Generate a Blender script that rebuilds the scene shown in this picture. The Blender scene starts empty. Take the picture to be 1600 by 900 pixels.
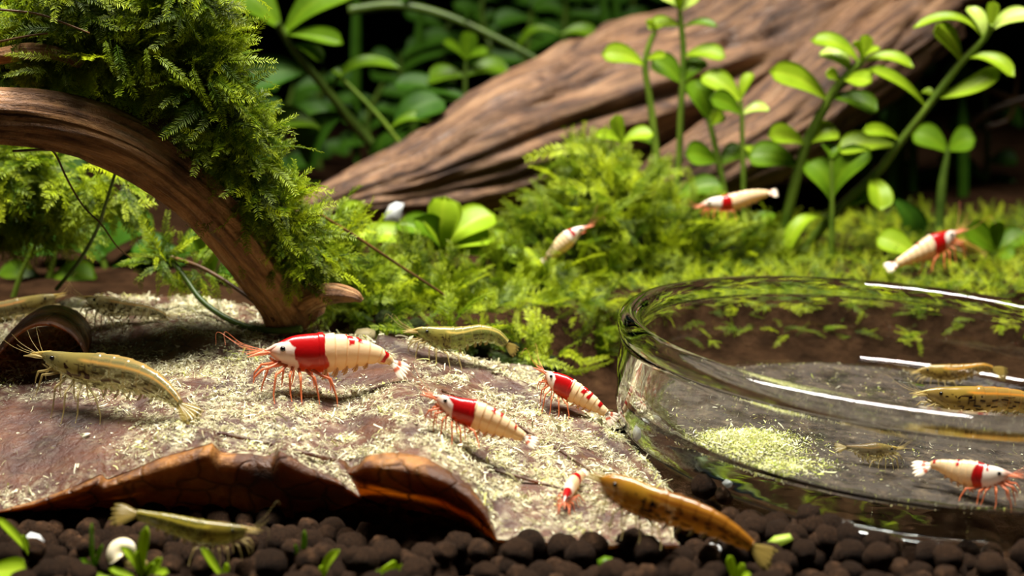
import bpy, bmesh, math, random
import numpy as np
from mathutils import Vector, Matrix, noise
from mathutils.bvhtree import BVHTree

# ------------------------------------------------------------------ camera, world, lamp, exposure
# everything below is written in centimetres and scaled to metres (S) when a mesh or object is made
S = 0.01
scene = bpy.context.scene
col = scene.collection
rng = np.random.default_rng(7)
random.seed(7)

CAM = np.array([0.0, 0.0, 8.2]); PITCH = math.radians(11.5); FPX = 2500.0
FWD = np.array([0, math.cos(PITCH), -math.sin(PITCH)])
UPV = np.array([0, math.sin(PITCH), math.cos(PITCH)])
RGT = np.array([1.0, 0, 0])

cam_d = bpy.data.cameras.new('camera'); cam = bpy.data.objects.new('camera', cam_d); col.objects.link(cam)
cam.location = Vector(CAM * S); cam.rotation_euler = (math.radians(90) - PITCH, 0, 0)
cam_d.sensor_width = 36; cam_d.lens = 36 * FPX / 1600
cam_d.clip_start = 0.005; cam_d.clip_end = 10
cam_d.dof.use_dof = True; cam_d.dof.focus_distance = 26.4 * S; cam_d.dof.aperture_fstop = 19
scene.camera = cam

world = bpy.data.worlds.new('world'); scene.world = world; world.use_nodes = True
bgn = world.node_tree.nodes['Background']
bgn.inputs[0].default_value = (0.5, 0.68, 0.72, 1); bgn.inputs[1].default_value = 0.026

lamp_d = bpy.data.lights.new('aquarium_lamp_offscreen', 'AREA'); lamp = bpy.data.objects.new('aquarium_lamp_offscreen', lamp_d); col.objects.link(lamp)
lamp_d.shape = 'RECTANGLE'; lamp_d.size = 0.34; lamp_d.size_y = 0.07; lamp_d.spread = math.radians(100)
lamp_d.energy = 2.55; lamp_d.color = (1.0, 0.96, 0.88)
lamp.location = (0.0, 0.272, 0.37); lamp.rotation_euler = (0, 0, 0)

scene.view_settings.view_transform = 'Standard'; scene.view_settings.look = 'None'
scene.view_settings.gamma = 1.0; scene.view_settings.use_curve_mapping = False
scene.view_settings.exposure = 0.0

# ------------------------------------------------------------------ helpers
def P(px, py, Y):
    d = FWD + RGT * ((px - 800) / FPX) + UPV * ((450 - py) / FPX)
    return CAM + d * (Y / d[1])
def ray(px, py):
    d = FWD + RGT * ((px - 800) / FPX) + UPV * ((450 - py) / FPX)
    return d / np.linalg.norm(d)
def cmpx(p): return float(np.dot(np.asarray(p) - CAM, FWD)) / FPX
def proj(p):
    v = np.asarray(p) - CAM; z = v @ FWD
    return 800 + FPX * (v @ RGT) / z, 450 - FPX * (v @ UPV) / z
def nrm(v):
    v = np.asarray(v, float); n = np.linalg.norm(v); return v / n if n > 1e-12 else v
def sst(a, b, x): t = np.clip((x - a) / (b - a), 0, 1); return t * t * (3 - 2 * t)
def lin(r, g, b):
    f = lambda c: (c / 255 / 12.92) if c / 255 <= .04045 else ((c / 255 + .055) / 1.055) ** 2.4
    return (f(r), f(g), f(b), 1.0)
def nz(x, y, z, s=1.0): return noise.noise(Vector((x * s, y * s, z * s)))

BASE = {}
def tag(o, label=None, cat=None, group=None, kind=None):
    if label: o['label'] = label
    if cat: o['category'] = cat
    if group: o['group'] = group
    if kind: o['kind'] = kind
    return o
def empty(name, base):
    o = bpy.data.objects.new(name, None); col.objects.link(o)
    o.empty_display_size = 0.003; o.location = Vector(np.asarray(base, float) * S); BASE[o.name] = np.asarray(base, float)
    return o
def mesh_data(name, V, F, mat, smooth=True, attrs=None):
    V = np.asarray(V, np.float32) * S
    me = bpy.data.meshes.new(name)
    if isinstance(F, np.ndarray):
        n, k = F.shape
        me.vertices.add(len(V)); me.vertices.foreach_set('co', V.ravel())
        me.loops.add(n * k); me.loops.foreach_set('vertex_index', F.astype(np.int32).ravel())
        me.polygons.add(n); me.polygons.foreach_set('loop_start', np.arange(0, n * k, k, dtype=np.int32))
        me.update(calc_edges=True)
    else:
        me.from_pydata([tuple(v) for v in V], [], F)
    if smooth: me.polygons.foreach_set('use_smooth', np.ones(len(me.polygons), bool))
    for an, arr in (attrs or {}).items():
        arr = np.asarray(arr, np.float32)
        if arr.ndim == 1:
            a = me.attributes.new(an, 'FLOAT', 'POINT'); a.data.foreach_set('value', arr)
        else:
            a = me.attributes.new(an, 'FLOAT_COLOR', 'POINT'); a.data.foreach_set('color', arr.ravel())
    me.materials.append(mat); me.update()
    return me
def mk(name, V, F, mat, parent=None, base=None, smooth=True, attrs=None):
    V = np.asarray(V, float)
    root = None if parent is None else parent
    acc = np.zeros(3)
    p = parent
    if parent is not None: acc = BASE[parent.name]
    if base is None:
        base = acc if parent is not None else np.array([V[:, 0].mean(), V[:, 1].mean(), V[:, 2].min()])
    base = np.asarray(base, float)
    me = mesh_data(name, V - base, F, mat, smooth, attrs)
    o = bpy.data.objects.new(name, me); col.objects.link(o)
    if parent is not None: o.parent = parent
    o.location = Vector((base - acc) * S); BASE[o.name] = base
    return o
def merge(parts):
    Vs, Fs, n = [], [], 0
    for V, F in parts:
        Vs.append(np.asarray(V, float)); Fs += [tuple(i + n for i in f) for f in F]; n += len(V)
    return np.vstack(Vs), Fs
def grid_faces(nu, nv, closed_v=False):
    F = []
    for i in range(nu - 1):
        for j in range(nv if closed_v else nv - 1):
            j2 = (j + 1) % nv
            F.append((i * nv + j, (i + 1) * nv + j, (i + 1) * nv + j2, i * nv + j2))
    return F
def crom(pts, n):
    pts = np.asarray(pts, float)
    if len(pts) == 2: return pts[0] + (pts[1] - pts[0]) * np.linspace(0, 1, n)[:, None]
    d = np.r_[0, np.cumsum(np.linalg.norm(np.diff(pts[:, :2], axis=0), axis=1) + 1e-9)]
    q = np.vstack([2 * pts[0] - pts[1], pts, 2 * pts[-1] - pts[-2]])
    out = []
    for x in np.linspace(0, d[-1], n):
        i = min(max(int(np.searchsorted(d, x) - 1), 0), len(pts) - 2)
        t = (x - d[i]) / (d[i + 1] - d[i]); a, b, c, e = q[i], q[i + 1], q[i + 2], q[i + 3]
        out.append(.5 * (2 * b + (c - a) * t + (2 * a - 5 * b + 4 * c - e) * t * t + (3 * b - a - 3 * c + e) * t ** 3))
    return np.array(out)
def tube(pts, rad, ns=8, rough=None):
    pts = np.asarray(pts, float); n = len(pts); rad = np.broadcast_to(np.asarray(rad, float), (n,))
    T = np.gradient(pts, axis=0); T /= np.linalg.norm(T, axis=1)[:, None] + 1e-12
    a = np.array([0, 0, 1.0]) if abs(T[0][2]) < .9 else np.array([1.0, 0, 0])
    N = nrm(np.cross(T[0], a)); V = []
    for i in range(n):
        N = nrm(N - T[i] * (N @ T[i])); B = np.cross(T[i], N)
        for k in range(ns):
            w = 2 * math.pi * k / ns; r = rad[i]
            if rough: r *= rough(i, k, w)
            V.append(pts[i] + (N * math.cos(w) + B * math.sin(w)) * r)
    F = grid_faces(n, ns, True)
    F.append(tuple(range(ns - 1, -1, -1))); F.append(tuple((n - 1) * ns + k for k in range(ns)))
    return np.array(V), F
def sphere(c, r, nu=10, nv=14, sc=(1, 1, 1)):
    V = [np.array([0, 0, 1.0])]; F = []
    for i in range(1, nu):
        th = math.pi * i / nu
        for j in range(nv):
            ph = 2 * math.pi * j / nv; V.append(np.array([math.sin(th) * math.cos(ph), math.sin(th) * math.sin(ph), math.cos(th)]))
    V.append(np.array([0, 0, -1.0])); L = len(V) - 1
    for j in range(nv): F.append((0, 1 + j, 1 + (j + 1) % nv)); F.append((L, L - nv + (j + 1) % nv, L - nv + j))
    for i in range(nu - 2):
        for j in range(nv):
            a = 1 + i * nv + j; b = 1 + i * nv + (j + 1) % nv; F.append((a, a + nv, b + nv, b))
    return np.array(V) * r * np.array(sc) + np.asarray(c), F
def batch(templates, M, pos, which, inst_attr=None):
    Vs, Fs, As, n = [], [], [], 0
    for t, (tv, tf) in enumerate(templates):
        idx = np.nonzero(which == t)[0]
        if not len(idx): continue
        v = np.einsum('nij,vj->nvi', M[idx], tv) + pos[idx][:, None, :]
        f = tf[None] + (np.arange(len(idx)) * len(tv))[:, None, None] + n
        Vs.append(v.reshape(-1, 3)); Fs.append(f.reshape(-1, 3)); n += len(idx) * len(tv)
        if inst_attr is not None: As.append(np.repeat(inst_attr[idx], len(tv), axis=0))
    return np.vstack(Vs), np.vstack(Fs), (np.concatenate(As) if inst_attr is not None else None)
def tri(F):
    out = []
    for f in F:
        for i in range(1, len(f) - 1): out.append((f[0], f[i], f[i + 1]))
    return np.array(out)

# ------------------------------------------------------------------ materials
class NT:
    def __init__(s, name):
        s.m = bpy.data.materials.new(name); s.m.use_nodes = True; s.t = s.m.node_tree; s.t.nodes.clear()
        s.out = s.n('ShaderNodeOutputMaterial')
    def n(s, t, **kw):
        o = s.t.nodes.new(t)
        for k, v in kw.items(): setattr(o, k, v)
        return o
    def l(s, a, b): s.t.links.new(a, b)
    def set(s, node, **kw):
        for k, v in kw.items():
            k = k.replace('_', ' ')
            if hasattr(v, 'is_linked'): s.l(v, node.inputs[k])
            else: node.inputs[k].default_value = v
        return node
    def noise(s, scale, detail=5, rough=.6, vec=None, dist=0):
        o = s.n('ShaderNodeTexNoise'); o.inputs['Scale'].default_value = scale; o.inputs['Detail'].default_value = detail
        o.inputs['Roughness'].default_value = rough; o.inputs['Distortion'].default_value = dist
        if vec is not None: s.l(vec, o.inputs['Vector'])
        return o.outputs['Fac']
    def ramp(s, fac, stops):
        o = s.n('ShaderNodeValToRGB'); s.l(fac, o.inputs[0]); e = o.color_ramp.elements
        while len(e) < len(stops): e.new(.5)
        for i, (p, c) in enumerate(stops): e[i].position = p; e[i].color = c
        return o.outputs[0]
    def obj(s): return s.n('ShaderNodeTexCoord').outputs['Object']
    def attr(s, name): return s.n('ShaderNodeAttribute', attribute_name=name)
    def mixc(s, fac, a, b, mode='MIX'):
        o = s.n('ShaderNodeMix', data_type='RGBA', blend_type=mode)
        for i, v in ((0, fac), (6, a), (7, b)):
            if hasattr(v, 'is_linked'): s.l(v, o.inputs[i])
            else: o.inputs[i].default_value = v
        return o.outputs[2]
    def math(s, op, a, b=0.5):
        o = s.n('ShaderNodeMath', operation=op)
        for i, v in ((0, a), (1, b)):
            if hasattr(v, 'is_linked'): s.l(v, o.inputs[i])
            else: o.inputs[i].default_value = v
        return o.outputs[0]
    def bump(s, h, strength, dist):
        o = s.n('ShaderNodeBump'); o.inputs['Strength'].default_value = strength; o.inputs['Distance'].default_value = dist
        s.l(h, o.inputs['Height']); return o.outputs[0]
    def pbr(s, color, rough=.5, normal=None, spec=.5, **kw):
        o = s.n('ShaderNodeBsdfPrincipled')
        for k, v in (('Base Color', color), ('Roughness', rough), ('Specular IOR Level', spec)):
            if hasattr(v, 'is_linked'): s.l(v, o.inputs[k])
            else: o.inputs[k].default_value = v
        if normal is not None: s.l(normal, o.inputs['Normal'])
        return o.outputs[0]
    def transl(s, color, normal=None):
        o = s.n('ShaderNodeBsdfTranslucent')
        if hasattr(color, 'is_linked'): s.l(color, o.inputs[0])
        else: o.inputs[0].default_value = color
        return o.outputs[0]
    def mix(s, fac, a, b):
        o = s.n('ShaderNodeMixShader')
        if hasattr(fac, 'is_linked'): s.l(fac, o.inputs[0])
        else: o.inputs[0].default_value = fac
        s.l(a, o.inputs[1]); s.l(b, o.inputs[2]); return o.outputs[0]
    def done(s, sh): s.l(sh, s.out.inputs[0]); return s.m

def mat_leaf(name, dark, bright, tcol, rough=.35, tfac=.4, spec=.3):
    t = NT(name); c = t.obj()
    rnd = t.n('ShaderNodeObjectInfo').outputs['Random']
    cc = t.ramp(t.noise(160, 3, .5, c), [(.3, dark), (.75, bright)])
    cc = t.mixc(t.math('MULTIPLY', rnd, .45), cc, bright)
    v = t.attr('vein').outputs['Fac']
    cc = t.mixc(t.math('MULTIPLY', v, .35), cc, tcol)
    nb = t.bump(t.math('ADD', t.noise(500, 3, .5, c), v), .25, .0003)
    return t.done(t.mix(tfac, t.pbr(cc, rough, nb, spec), t.transl(t.mixc(.5, cc, tcol))))
def mat_moss(name, a, b, c3, tfac=.34):
    t = NT(name); r = t.attr('rnd').outputs['Fac']; tip = t.attr('tip').outputs['Fac']
    cc = t.ramp(r, [(0, a), (.55, b), (1, c3)])
    cc = t.mixc(t.math('MULTIPLY', t.math('MULTIPLY', tip, tip), .75), cc, c3)
    return t.done(t.mix(tfac, t.pbr(cc, .45, None, .22), t.transl(cc)))
def mat_wood(name, stops, sx=6, bumpd=.0012, pal=.5):
    t = NT(name); co = t.n('ShaderNodeCombineXYZ'); l_ = t.attr('along').outputs['Fac']
    t.l(t.math('MULTIPLY', l_, sx * .022), co.inputs[0])
    t.l(t.attr('cx').outputs['Fac'], co.inputs[1]); t.l(t.attr('cy').outputs['Fac'], co.inputs[2])
    g = t.noise(4.2, 8, .68, co.outputs[0], .4)
    o = t.obj(); g2 = t.noise(60, 5, .6, o)
    f = t.math('ADD', t.math('MULTIPLY', g, .88), t.math('MULTIPLY', g2, .12))
    cc = t.ramp(f, stops)
    cc = t.mixc(t.math('MULTIPLY', t.ramp(t.noise(55, 6, .7, o), [(.48, (0, 0, 0, 1)), (.6, (1, 1, 1, 1))]), pal), cc, stops[0][1])
    h = t.math('ADD', g, t.math('MULTIPLY', t.noise(700, 4, .7, o), .5))
    rg = t.ramp(t.noise(90, 4, .6, o), [(.35, (.35, .35, .35, 1)), (.7, (.75, .75, .75, 1))])
    return t.done(t.pbr(cc, rg, t.bump(h, .8, bumpd), .4))

def mat_soil(name, a, b):
    t = NT(name); c = t.obj(); rnd = t.n('ShaderNodeObjectInfo').outputs['Random']
    cc = t.ramp(t.noise(700, 6, .7, c), [(.3, a), (.55, b), (.82, lin(120, 86, 58))])
    cc = t.mixc(t.math('MULTIPLY', rnd, .5), cc, a)
    nb = t.bump(t.noise(900, 6, .75, c), .9, .0016)
    return t.done(t.pbr(cc, .75, nb, .08))
M = {}
M['soil'] = mat_soil('soil_clay', lin(24, 16, 10), lin(64, 44, 28))
def _ground():
    t = NT('ground_soil'); c = t.obj()
    cc = t.ramp(t.noise(130, 7, .7, c), [(.3, lin(24, 16, 10)), (.6, lin(58, 40, 26)), (.85, lin(84, 62, 40))])
    return t.done(t.pbr(cc, 1.0, t.bump(t.noise(400, 6, .7, c), 1, .002), .0))
M['ground'] = _ground()
def _wall():
    t = NT('tank_back_panel'); c = t.obj()
    cc = t.ramp(t.noise(30, 4, .6, c), [(.35, lin(6, 9, 5)), (.7, lin(14, 20, 10))])
    return t.done(t.pbr(cc, .7, None, .1))
M['wall'] = _wall()
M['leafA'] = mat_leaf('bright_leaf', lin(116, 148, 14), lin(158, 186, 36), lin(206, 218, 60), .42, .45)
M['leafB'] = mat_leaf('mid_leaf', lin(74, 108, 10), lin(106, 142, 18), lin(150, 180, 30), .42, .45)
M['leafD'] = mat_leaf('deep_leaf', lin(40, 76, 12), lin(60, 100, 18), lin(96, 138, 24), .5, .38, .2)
M['leafP'] = mat_leaf('pale_leaf', lin(160, 190, 60), lin(196, 214, 110), lin(224, 232, 150))
def _stem(n, a, b):
    t = NT(n); c = t.obj(); return t.done(t.mix(.25, t.pbr(t.ramp(t.noise(150, 3, .5, c), [(.3, a), (.7, b)]), .4), t.transl(b)))
M['stem'] = _stem('green_stem', lin(74, 102, 22), lin(120, 144, 44))
M['stemD'] = _stem('dark_green_stem', lin(54, 78, 20), lin(86, 108, 32))
M['twig'] = _stem('thin_brown_twig', lin(58, 40, 22), lin(120, 84, 42))
M['moss'] = mat_moss('moss_frond', lin(24, 42, 2), lin(72, 102, 5), lin(188, 203, 30))
def _core():
    t = NT('moss_mat'); c = t.obj()
    cc = t.ramp(t.noise(300, 5, .7, c), [(.35, lin(18, 22, 8)), (.7, lin(50, 62, 16))])
    return t.done(t.pbr(cc, .9, t.bump(t.noise(600, 5, .7, c), 1, .002), .1))
M['core'] = _core()
M['branch'] = mat_wood('branch_bark', [(.32, lin(70, 42, 20)), (.44, lin(136, 92, 50)), (.56, lin(178, 130, 80)), (.72, lin(220, 184, 130))], 7, .0016, .7)
M['log'] = mat_wood('driftwood', [(.34, lin(36, 24, 17)), (.44, lin(86, 60, 43)), (.54, lin(130, 96, 68)), (.72, lin(174, 138, 102))], 5, .0015, .3)
def _litter(name, stops, vk, tstops, tf):
    t = NT(name); c = t.obj()
    n1 = t.noise(90, 6, .65, c); n2 = t.noise(420, 5, .6, c)
    cc = t.ramp(n1, stops)
    cc = t.mixc(t.ramp(n2, [(.5, (0, 0, 0, 1)), (.75, (.6, .6, .6, 1))]), cc, lin(64, 42, 34))
    wn = t.n('ShaderNodeTexNoise'); wn.inputs['Scale'].default_value = 120; t.l(c, wn.inputs['Vector'])
    ad = t.n('ShaderNodeVectorMath', operation='MULTIPLY_ADD'); t.l(wn.outputs['Color'], ad.inputs[0]); ad.inputs[1].default_value = (.006, .006, .006); t.l(c, ad.inputs[2])
    vein = t.n('ShaderNodeTexVoronoi', feature='DISTANCE_TO_EDGE'); vein.inputs['Scale'].default_value = 190
    t.l(ad.outputs[0], vein.inputs['Vector'])
    vm = t.ramp(vein.outputs[0], [(0, (1, 1, 1, 1)), (.07, (0, 0, 0, 1))])
    cc = t.mixc(t.math('MULTIPLY', vm, vk), cc, lin(58, 34, 24))
    pw = t.attr('powder').outputs['Fac']
    pm = t.math('MULTIPLY', pw, t.ramp(t.noise(600, 6, .75, c), [(.46, (0, 0, 0, 1)), (.6, (1, 1, 1, 1))]))
    cc2 = t.mixc(pm, cc, lin(196, 186, 150))
    h = t.math('ADD', t.noise(700, 5, .7, c), t.math('MULTIPLY', vm, -vk))
    ru = t.ramp(n2, [(.35, (.28, .28, .28, 1)), (.65, (.65, .65, .65, 1))])
    tc = t.mixc(t.math('MULTIPLY', vm, .75), t.ramp(n1, tstops), lin(80, 40, 8))
    return t.done(t.mix(tf, t.pbr(cc2, ru, t.bump(h, .7, .0008), .5), t.transl(tc)))
M['under'] = _litter('dead_leaf_underside', [(.36, lin(38, 19, 7)), (.5, lin(92, 54, 20)), (.6, lin(172, 118, 56)), (.72, lin(84, 50, 20))], .35, [(.3, lin(190, 100, 20)), (.7, lin(244, 180, 80))], .32)
M['litter'] = _litter('dead_leaf', [(.3, lin(40, 24, 19)), (.48, lin(76, 46, 35)), (.62, lin(98, 62, 42)), (.8, lin(116, 86, 68))], .12, [(.3, lin(150, 70, 12)), (.7, lin(236, 160, 60))], .3)
def _crumb():
    t = NT('food_crumb'); r = t.attr('rnd').outputs['Fac']
    cc = t.ramp(r, [(0, lin(140, 128, 92)), (.3, lin(206, 198, 156)), (.6, lin(240, 236, 208)), (.8, lin(208, 206, 116)), (1, lin(146, 164, 56))])
    return t.done(t.mix(.3, t.pbr(cc, .6, None, .3), t.transl(cc)))
M['crumb'] = _crumb()
def _shell():
    t = NT('shrimp_shell'); a = t.attr('pat'); c = t.obj()
    cc = a.outputs['Color']
    nb = t.bump(t.noise(900, 3, .5, c), .12, .0004)
    return t.done(t.mix(.32, t.pbr(cc, .24, nb, .6), t.transl(cc)))
M['shell'] = _shell()
def _clear(n, ro=.2):
    t = NT(n); a = t.attr('pat'); cc = a.outputs['Color']
    s = t.mix(.4, t.pbr(cc, ro, None, .8), t.transl(cc))
    tr = t.n('ShaderNodeBsdfTransparent'); tr.inputs[0].default_value = (.96, .95, .86, 1)
    return t.done(t.mix(a.outputs['Alpha'], tr.outputs[0], s))
M['clear'] = _clear('glassy_shell')
def _flat(n, c, ro=.3, tf=.2, alpha=1.0):
    t = NT(n); s = t.mix(tf, t.pbr(c, ro), t.transl(c))
    if alpha < 1:
        tr = t.n('ShaderNodeBsdfTransparent'); s = t.mix(alpha, tr.outputs[0], s)
    return t.done(s)
M['eye'] = _flat('black_eye', lin(8, 6, 6), .08, 0)
M['legR'] = _flat('orange_leg', lin(216, 118, 72), .35, .3, .85)
M['legA'] = _flat('pale_olive_leg', lin(170, 150, 92), .35, .3, .62)
M['swimR'] = _flat('cream_swimmeret', lin(236, 190, 130), .35, .3, .8)
M['antR'] = _flat('orange_feeler', lin(226, 140, 98), .35, .3, .75)
M['antA'] = _flat('olive_feeler', lin(186, 164, 100), .35, .3, .5)
M['finA'] = _flat('clear_tail_blade', lin(206, 184, 104), .25, .4, .5)
def _shellm():
    t = NT('snail_shell'); c = t.obj()
    cc = t.ramp(t.noise(300, 4, .6, c), [(.3, lin(206, 186, 140)), (.7, lin(250, 244, 220))])
    return t.done(t.pbr(cc, .35, None, .5))
M['snail'] = _shellm()
M['white'] = _flat('white_flake', lin(222, 224, 222), .4, .3)
def _glass():
    t = NT('dish_glass'); c = t.obj()
    g = t.n('ShaderNodeBsdfGlass'); g.inputs['IOR'].default_value = 1.16; g.inputs['Roughness'].default_value = 0.0
    g.inputs['Color'].default_value = (.97, .985, .98, 1)
    t.l(t.bump(t.noise(45, 3, .55, c), .25, .0012), g.inputs['Normal'])
    fr_ = t.n('ShaderNodeFresnel'); fr_.inputs['IOR'].default_value = 1.45
    gl = t.n('ShaderNodeBsdfGlossy'); gl.inputs['Roughness'].default_value = .015
    bf = t.n('ShaderNodeNewGeometry').outputs['Backfacing']          # the sheen sits on the outer surface only, not inside the glass
    return t.done(t.mix(t.math('MULTIPLY', fr_.outputs[0], t.math('SUBTRACT', 1.0, bf)), g.outputs[0], gl.outputs[0]))
M['glass'] = _glass()

# ------------------------------------------------------------------ the setting: tank floor and back panel
def ground_z(x, Y):
    st = 29.2 + 2.7 * sst(-1.0, 3.2, x)
    z = 1.5 * sst(st, st + 1.3, Y) + .012 * np.maximum(Y - 34, 0)
    return z - .12
gx = np.linspace(-32, 32, 190); gy = np.linspace(6, 78, 220)
GX, GY = np.meshgrid(gx, gy, indexing='ij')
GZ = ground_z(GX, GY) + np.array([[.10 * nz(a, b, 0, .9) + .05 * nz(a, b, 3, 3) for b in gy] for a in gx]) * sst(24, 31, GY)
gv = np.stack([GX, GY, GZ], -1).reshape(-1, 3); gf = np.array(grid_faces(len(gx), len(gy)))[:, ::-1].copy()
floor = tag(mk('floor', gv, gf, M['ground'], base=(0, 30, 0)), 'dark brown aquarium soil bed rising to a bank', None, None, 'structure')
wb = mk('wall_back', [(-45, 78, -2), (45, 78, -2), (45, 79, -2), (-45, 79, -2), (-45, 78, 45), (45, 78, 45), (45, 79, 45), (-45, 79, 45)],
        [(0, 1, 5, 4), (1, 2, 6, 5), (2, 3, 7, 6), (3, 0, 4, 7), (4, 5, 6, 7), (3, 2, 1, 0)], M['wall'], base=(0, 78, 0), smooth=False)
tag(wb, 'near-black back panel of the aquarium', None, None, 'structure')
TREES = []
def bvh(V, F): TREES.append(BVHTree.FromPolygons([Vector(v) for v in V], [tuple(int(i) for i in f) for f in F]))
bvh(gv, gf)
def drop(x, y, z0=12):
    best = None
    for t in TREES:
        h = t.ray_cast(Vector((x, y, z0)), Vector((0, 0, -1)))
        if h[0] is not None and (best is None or h[0].z > best): best = h[0].z
    return 0.0 if best is None else best
def hitY(px, py, trees=None):
    d = ray(px, py); best = None
    for t in (trees or TREES):
        h = t.ray_cast(Vector(CAM), Vector(d))
        if h[0] is not None and (best is None or h[3] < best[1]): best = (h[0].y, h[3])
    return best[0] if best else 28.0

# ------------------------------------------------------------------ driftwood log and left branch
def wood(name, label, ctl, mat, ns=72, n=170, groove=.16, seed=0, parent=None, part=None, freq=2.2):
    """ctl: (px, py, Y, radius px)"""
    c = crom([(a, b, y, r) for a, b, y, r in ctl], n)
    pts = np.array([P(a, b, y) for a, b, y, r in c]); R = np.array([r * cmpx(p) for (a, b, y, r), p in zip(c, pts)])
    L = np.r_[0, np.cumsum(np.linalg.norm(np.diff(pts, axis=0), axis=1))]
    def rough(i, k, w):
        x, y = math.cos(w), math.sin(w)
        g = noise.fractal(Vector((x * freq + seed, y * freq, L[i] * .22)), 1, 2, 4)
        b = noise.noise(Vector((x * .8, y * .8, L[i] * .35 + seed)))
        cr = abs(noise.noise(Vector((x * freq * 1.7, y * freq * 1.7 + seed, L[i] * .13))))
        return 1 + groove * g + .16 * b - groove * 1.1 * max(0, .14 - cr) / .14
    V, F = tube(pts, R, ns, rough)
    al = np.repeat(L, ns); w = np.tile(np.arange(ns) * 2 * math.pi / ns, n); rr = np.repeat(R, ns)
    at = {'along': al, 'cx': np.cos(w) * np.clip(rr, .4, 1.2), 'cy': np.sin(w) * np.clip(rr, .4, 1.2)}
    return V, F, at, pts, R

V, F, at, *_ = wood('x', '', [(455, 345, 38.5, 14), (500, 322, 38.6, 28), (560, 305, 39, 44), (650, 282, 39.6, 66), (760, 238, 40.5, 92), (870, 198, 41.5, 104),
                              (990, 158, 42.6, 112), (1120, 110, 43.6, 122), (1270, 30, 44.6, 128), (1450, -70, 45.5, 120), (1600, -160, 46, 110)], M['log'], 110, 240, .15, 3)
log = empty('driftwood_log', P(500, 345, 38.5))
tag(log, 'large weathered brown driftwood log lying slanted behind the plants', 'driftwood')
mk('trunk', V, F, M['log'], log, attrs=at)
V, F, at, *_ = wood('x', '', [(985, 345, 38.8, 40), (1040, 300, 39.2, 54), (1120, 255, 40, 62), (1220, 190, 41.5, 76), (1330, 95, 43, 86), (1440, 10, 44.5, 80)], M['log'], 80, 160, .15, 9)
mk('side_limb', V, F, M['log'], log, attrs=at)

V, F, at, BPTS, BR = wood('x', '', [(-330, 190, 25.6, 44), (-120, 178, 26.2, 44), (0, 183, 26.6, 43), (80, 190, 26.8, 44), (160, 212, 27.0, 46), (230, 246, 27.2, 46), (300, 298, 27.5, 44),
                              (350, 352, 27.8, 42), (400, 412, 28.2, 40), (440, 464, 28.5, 40), (466, 505, 28.6, 46)], M['branch'], 80, 220, .15, 5, freq=3)
br = empty('driftwood_branch', P(466, 520, 28.6))
tag(br, 'arching brown driftwood branch with moss growing on its crook', 'driftwood')
mk('limb', V, F, M['branch'], br, attrs=at)
bvh(V, F); BRTREE = TREES.pop()
V, F, at, *_ = wood('x', '', [(455, 490, 28.6, 22), (490, 466, 28.2, 20), (520, 458, 28.0, 17), (552, 462, 27.9, 11), (566, 470, 27.9, 4)], M['branch'], 36, 50, .16, 11, freq=3)
mk('root_stub', V, F, M['branch'], br, attrs=at)
V, F, at, *_ = wood('x', '', [(-260, 110, 27.6, 14), (-60, 95, 27.4, 14), (0, 88, 27.3, 13), (45, 80, 27.2, 13), (90, 84, 27.1, 10), (125, 100, 27, 7)], M['branch'], 36, 80, .1, 21, freq=3)
tb = mk('thin_branch', V, F, M['branch'], attrs=at); tag(tb, 'thin brown twig-like branch poking out of the moss cushion', 'branch')

# ------------------------------------------------------------------ the big dead leaf
FR = [(-120, 850, 22.2), (-40, 812, 22.4), (0, 796, 22.5), (60, 781, 22.5), (110, 762, 22.5), (158, 741, 22.6), (167, 750, 22.7), (250, 716, 22.7), (332, 692, 22.7), (345, 706, 22.9),
      (390, 709, 22.9), (428, 714, 22.8), (438, 704, 22.6), (480, 729, 22.6), (530, 752, 22.5), (562, 776, 22.4), (585, 738, 22.3), (600, 722, 22.3), (622, 711, 22.2), (665, 718, 22.1), (700, 736, 22.0),
      (735, 762, 21.8), (760, 796, 21.6), (776, 842, 21.3), (830, 846, 21.1), (880, 846, 21.1), (930, 856, 21.0), (960, 852, 21.0), (980, 848, 21.0), (1020, 853, 20.9), (1062, 850, 20.9)]
BK = [(-120, 560, 28), (-40, 530, 28.5), (0, 512, 29), (60, 482, 30.4), (110, 468, 30.9), (160, 462, 31), (300, 464, 31), (400, 482, 30.3), (450, 512, 29), (560, 526, 28.3), (620, 537, 28), (700, 554, 28.2),
      (800, 571, 28.6), (880, 592, 28.6), (930, 625, 28), (965, 660, 27), (988, 705, 25.5), (1030, 752, 24), (1062, 798, 22.7)]
NU, NV = 300, 100
fr = np.array([P(*a) for a in FR]); bk = np.array([P(*a) for a in BK])
us = np.linspace(-120, 1062, NU)
def ci(xs, arr, keys): return np.stack([np.interp(xs, keys, arr[:, k]) for k in range(3)], -1)
FC = ci(us, fr, [a[0] for a in FR]); BC = ci(us, bk, [a[0] for a in BK])
ker = np.ones(9) / 9
BC = np.stack([np.convolve(np.pad(BC[:, k], 4, 'edge'), ker, 'valid') for k in range(3)], -1)
FS = np.stack([np.convolve(np.pad(FC[:, k], 12, 'edge'), np.ones(25) / 25, 'valid') for k in range(3)], -1)
LV = np.zeros((NU, NV, 3)); ts = np.linspace(0, 1, NV)
ridge = np.array([P(a, b, 0.0001) for a, b in ((0, 0),)])  # placeholder for shape
RIDGE = [(600, 536), (660, 552), (740, 578), (820, 612), (900, 650), (980, 706), (1040, 770)]
RX = np.array([a for a, b in RIDGE]); RY = np.array([b for a, b in RIDGE])
RID2 = [(290, 668), (400, 690), (520, 720), (640, 745)]
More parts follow.
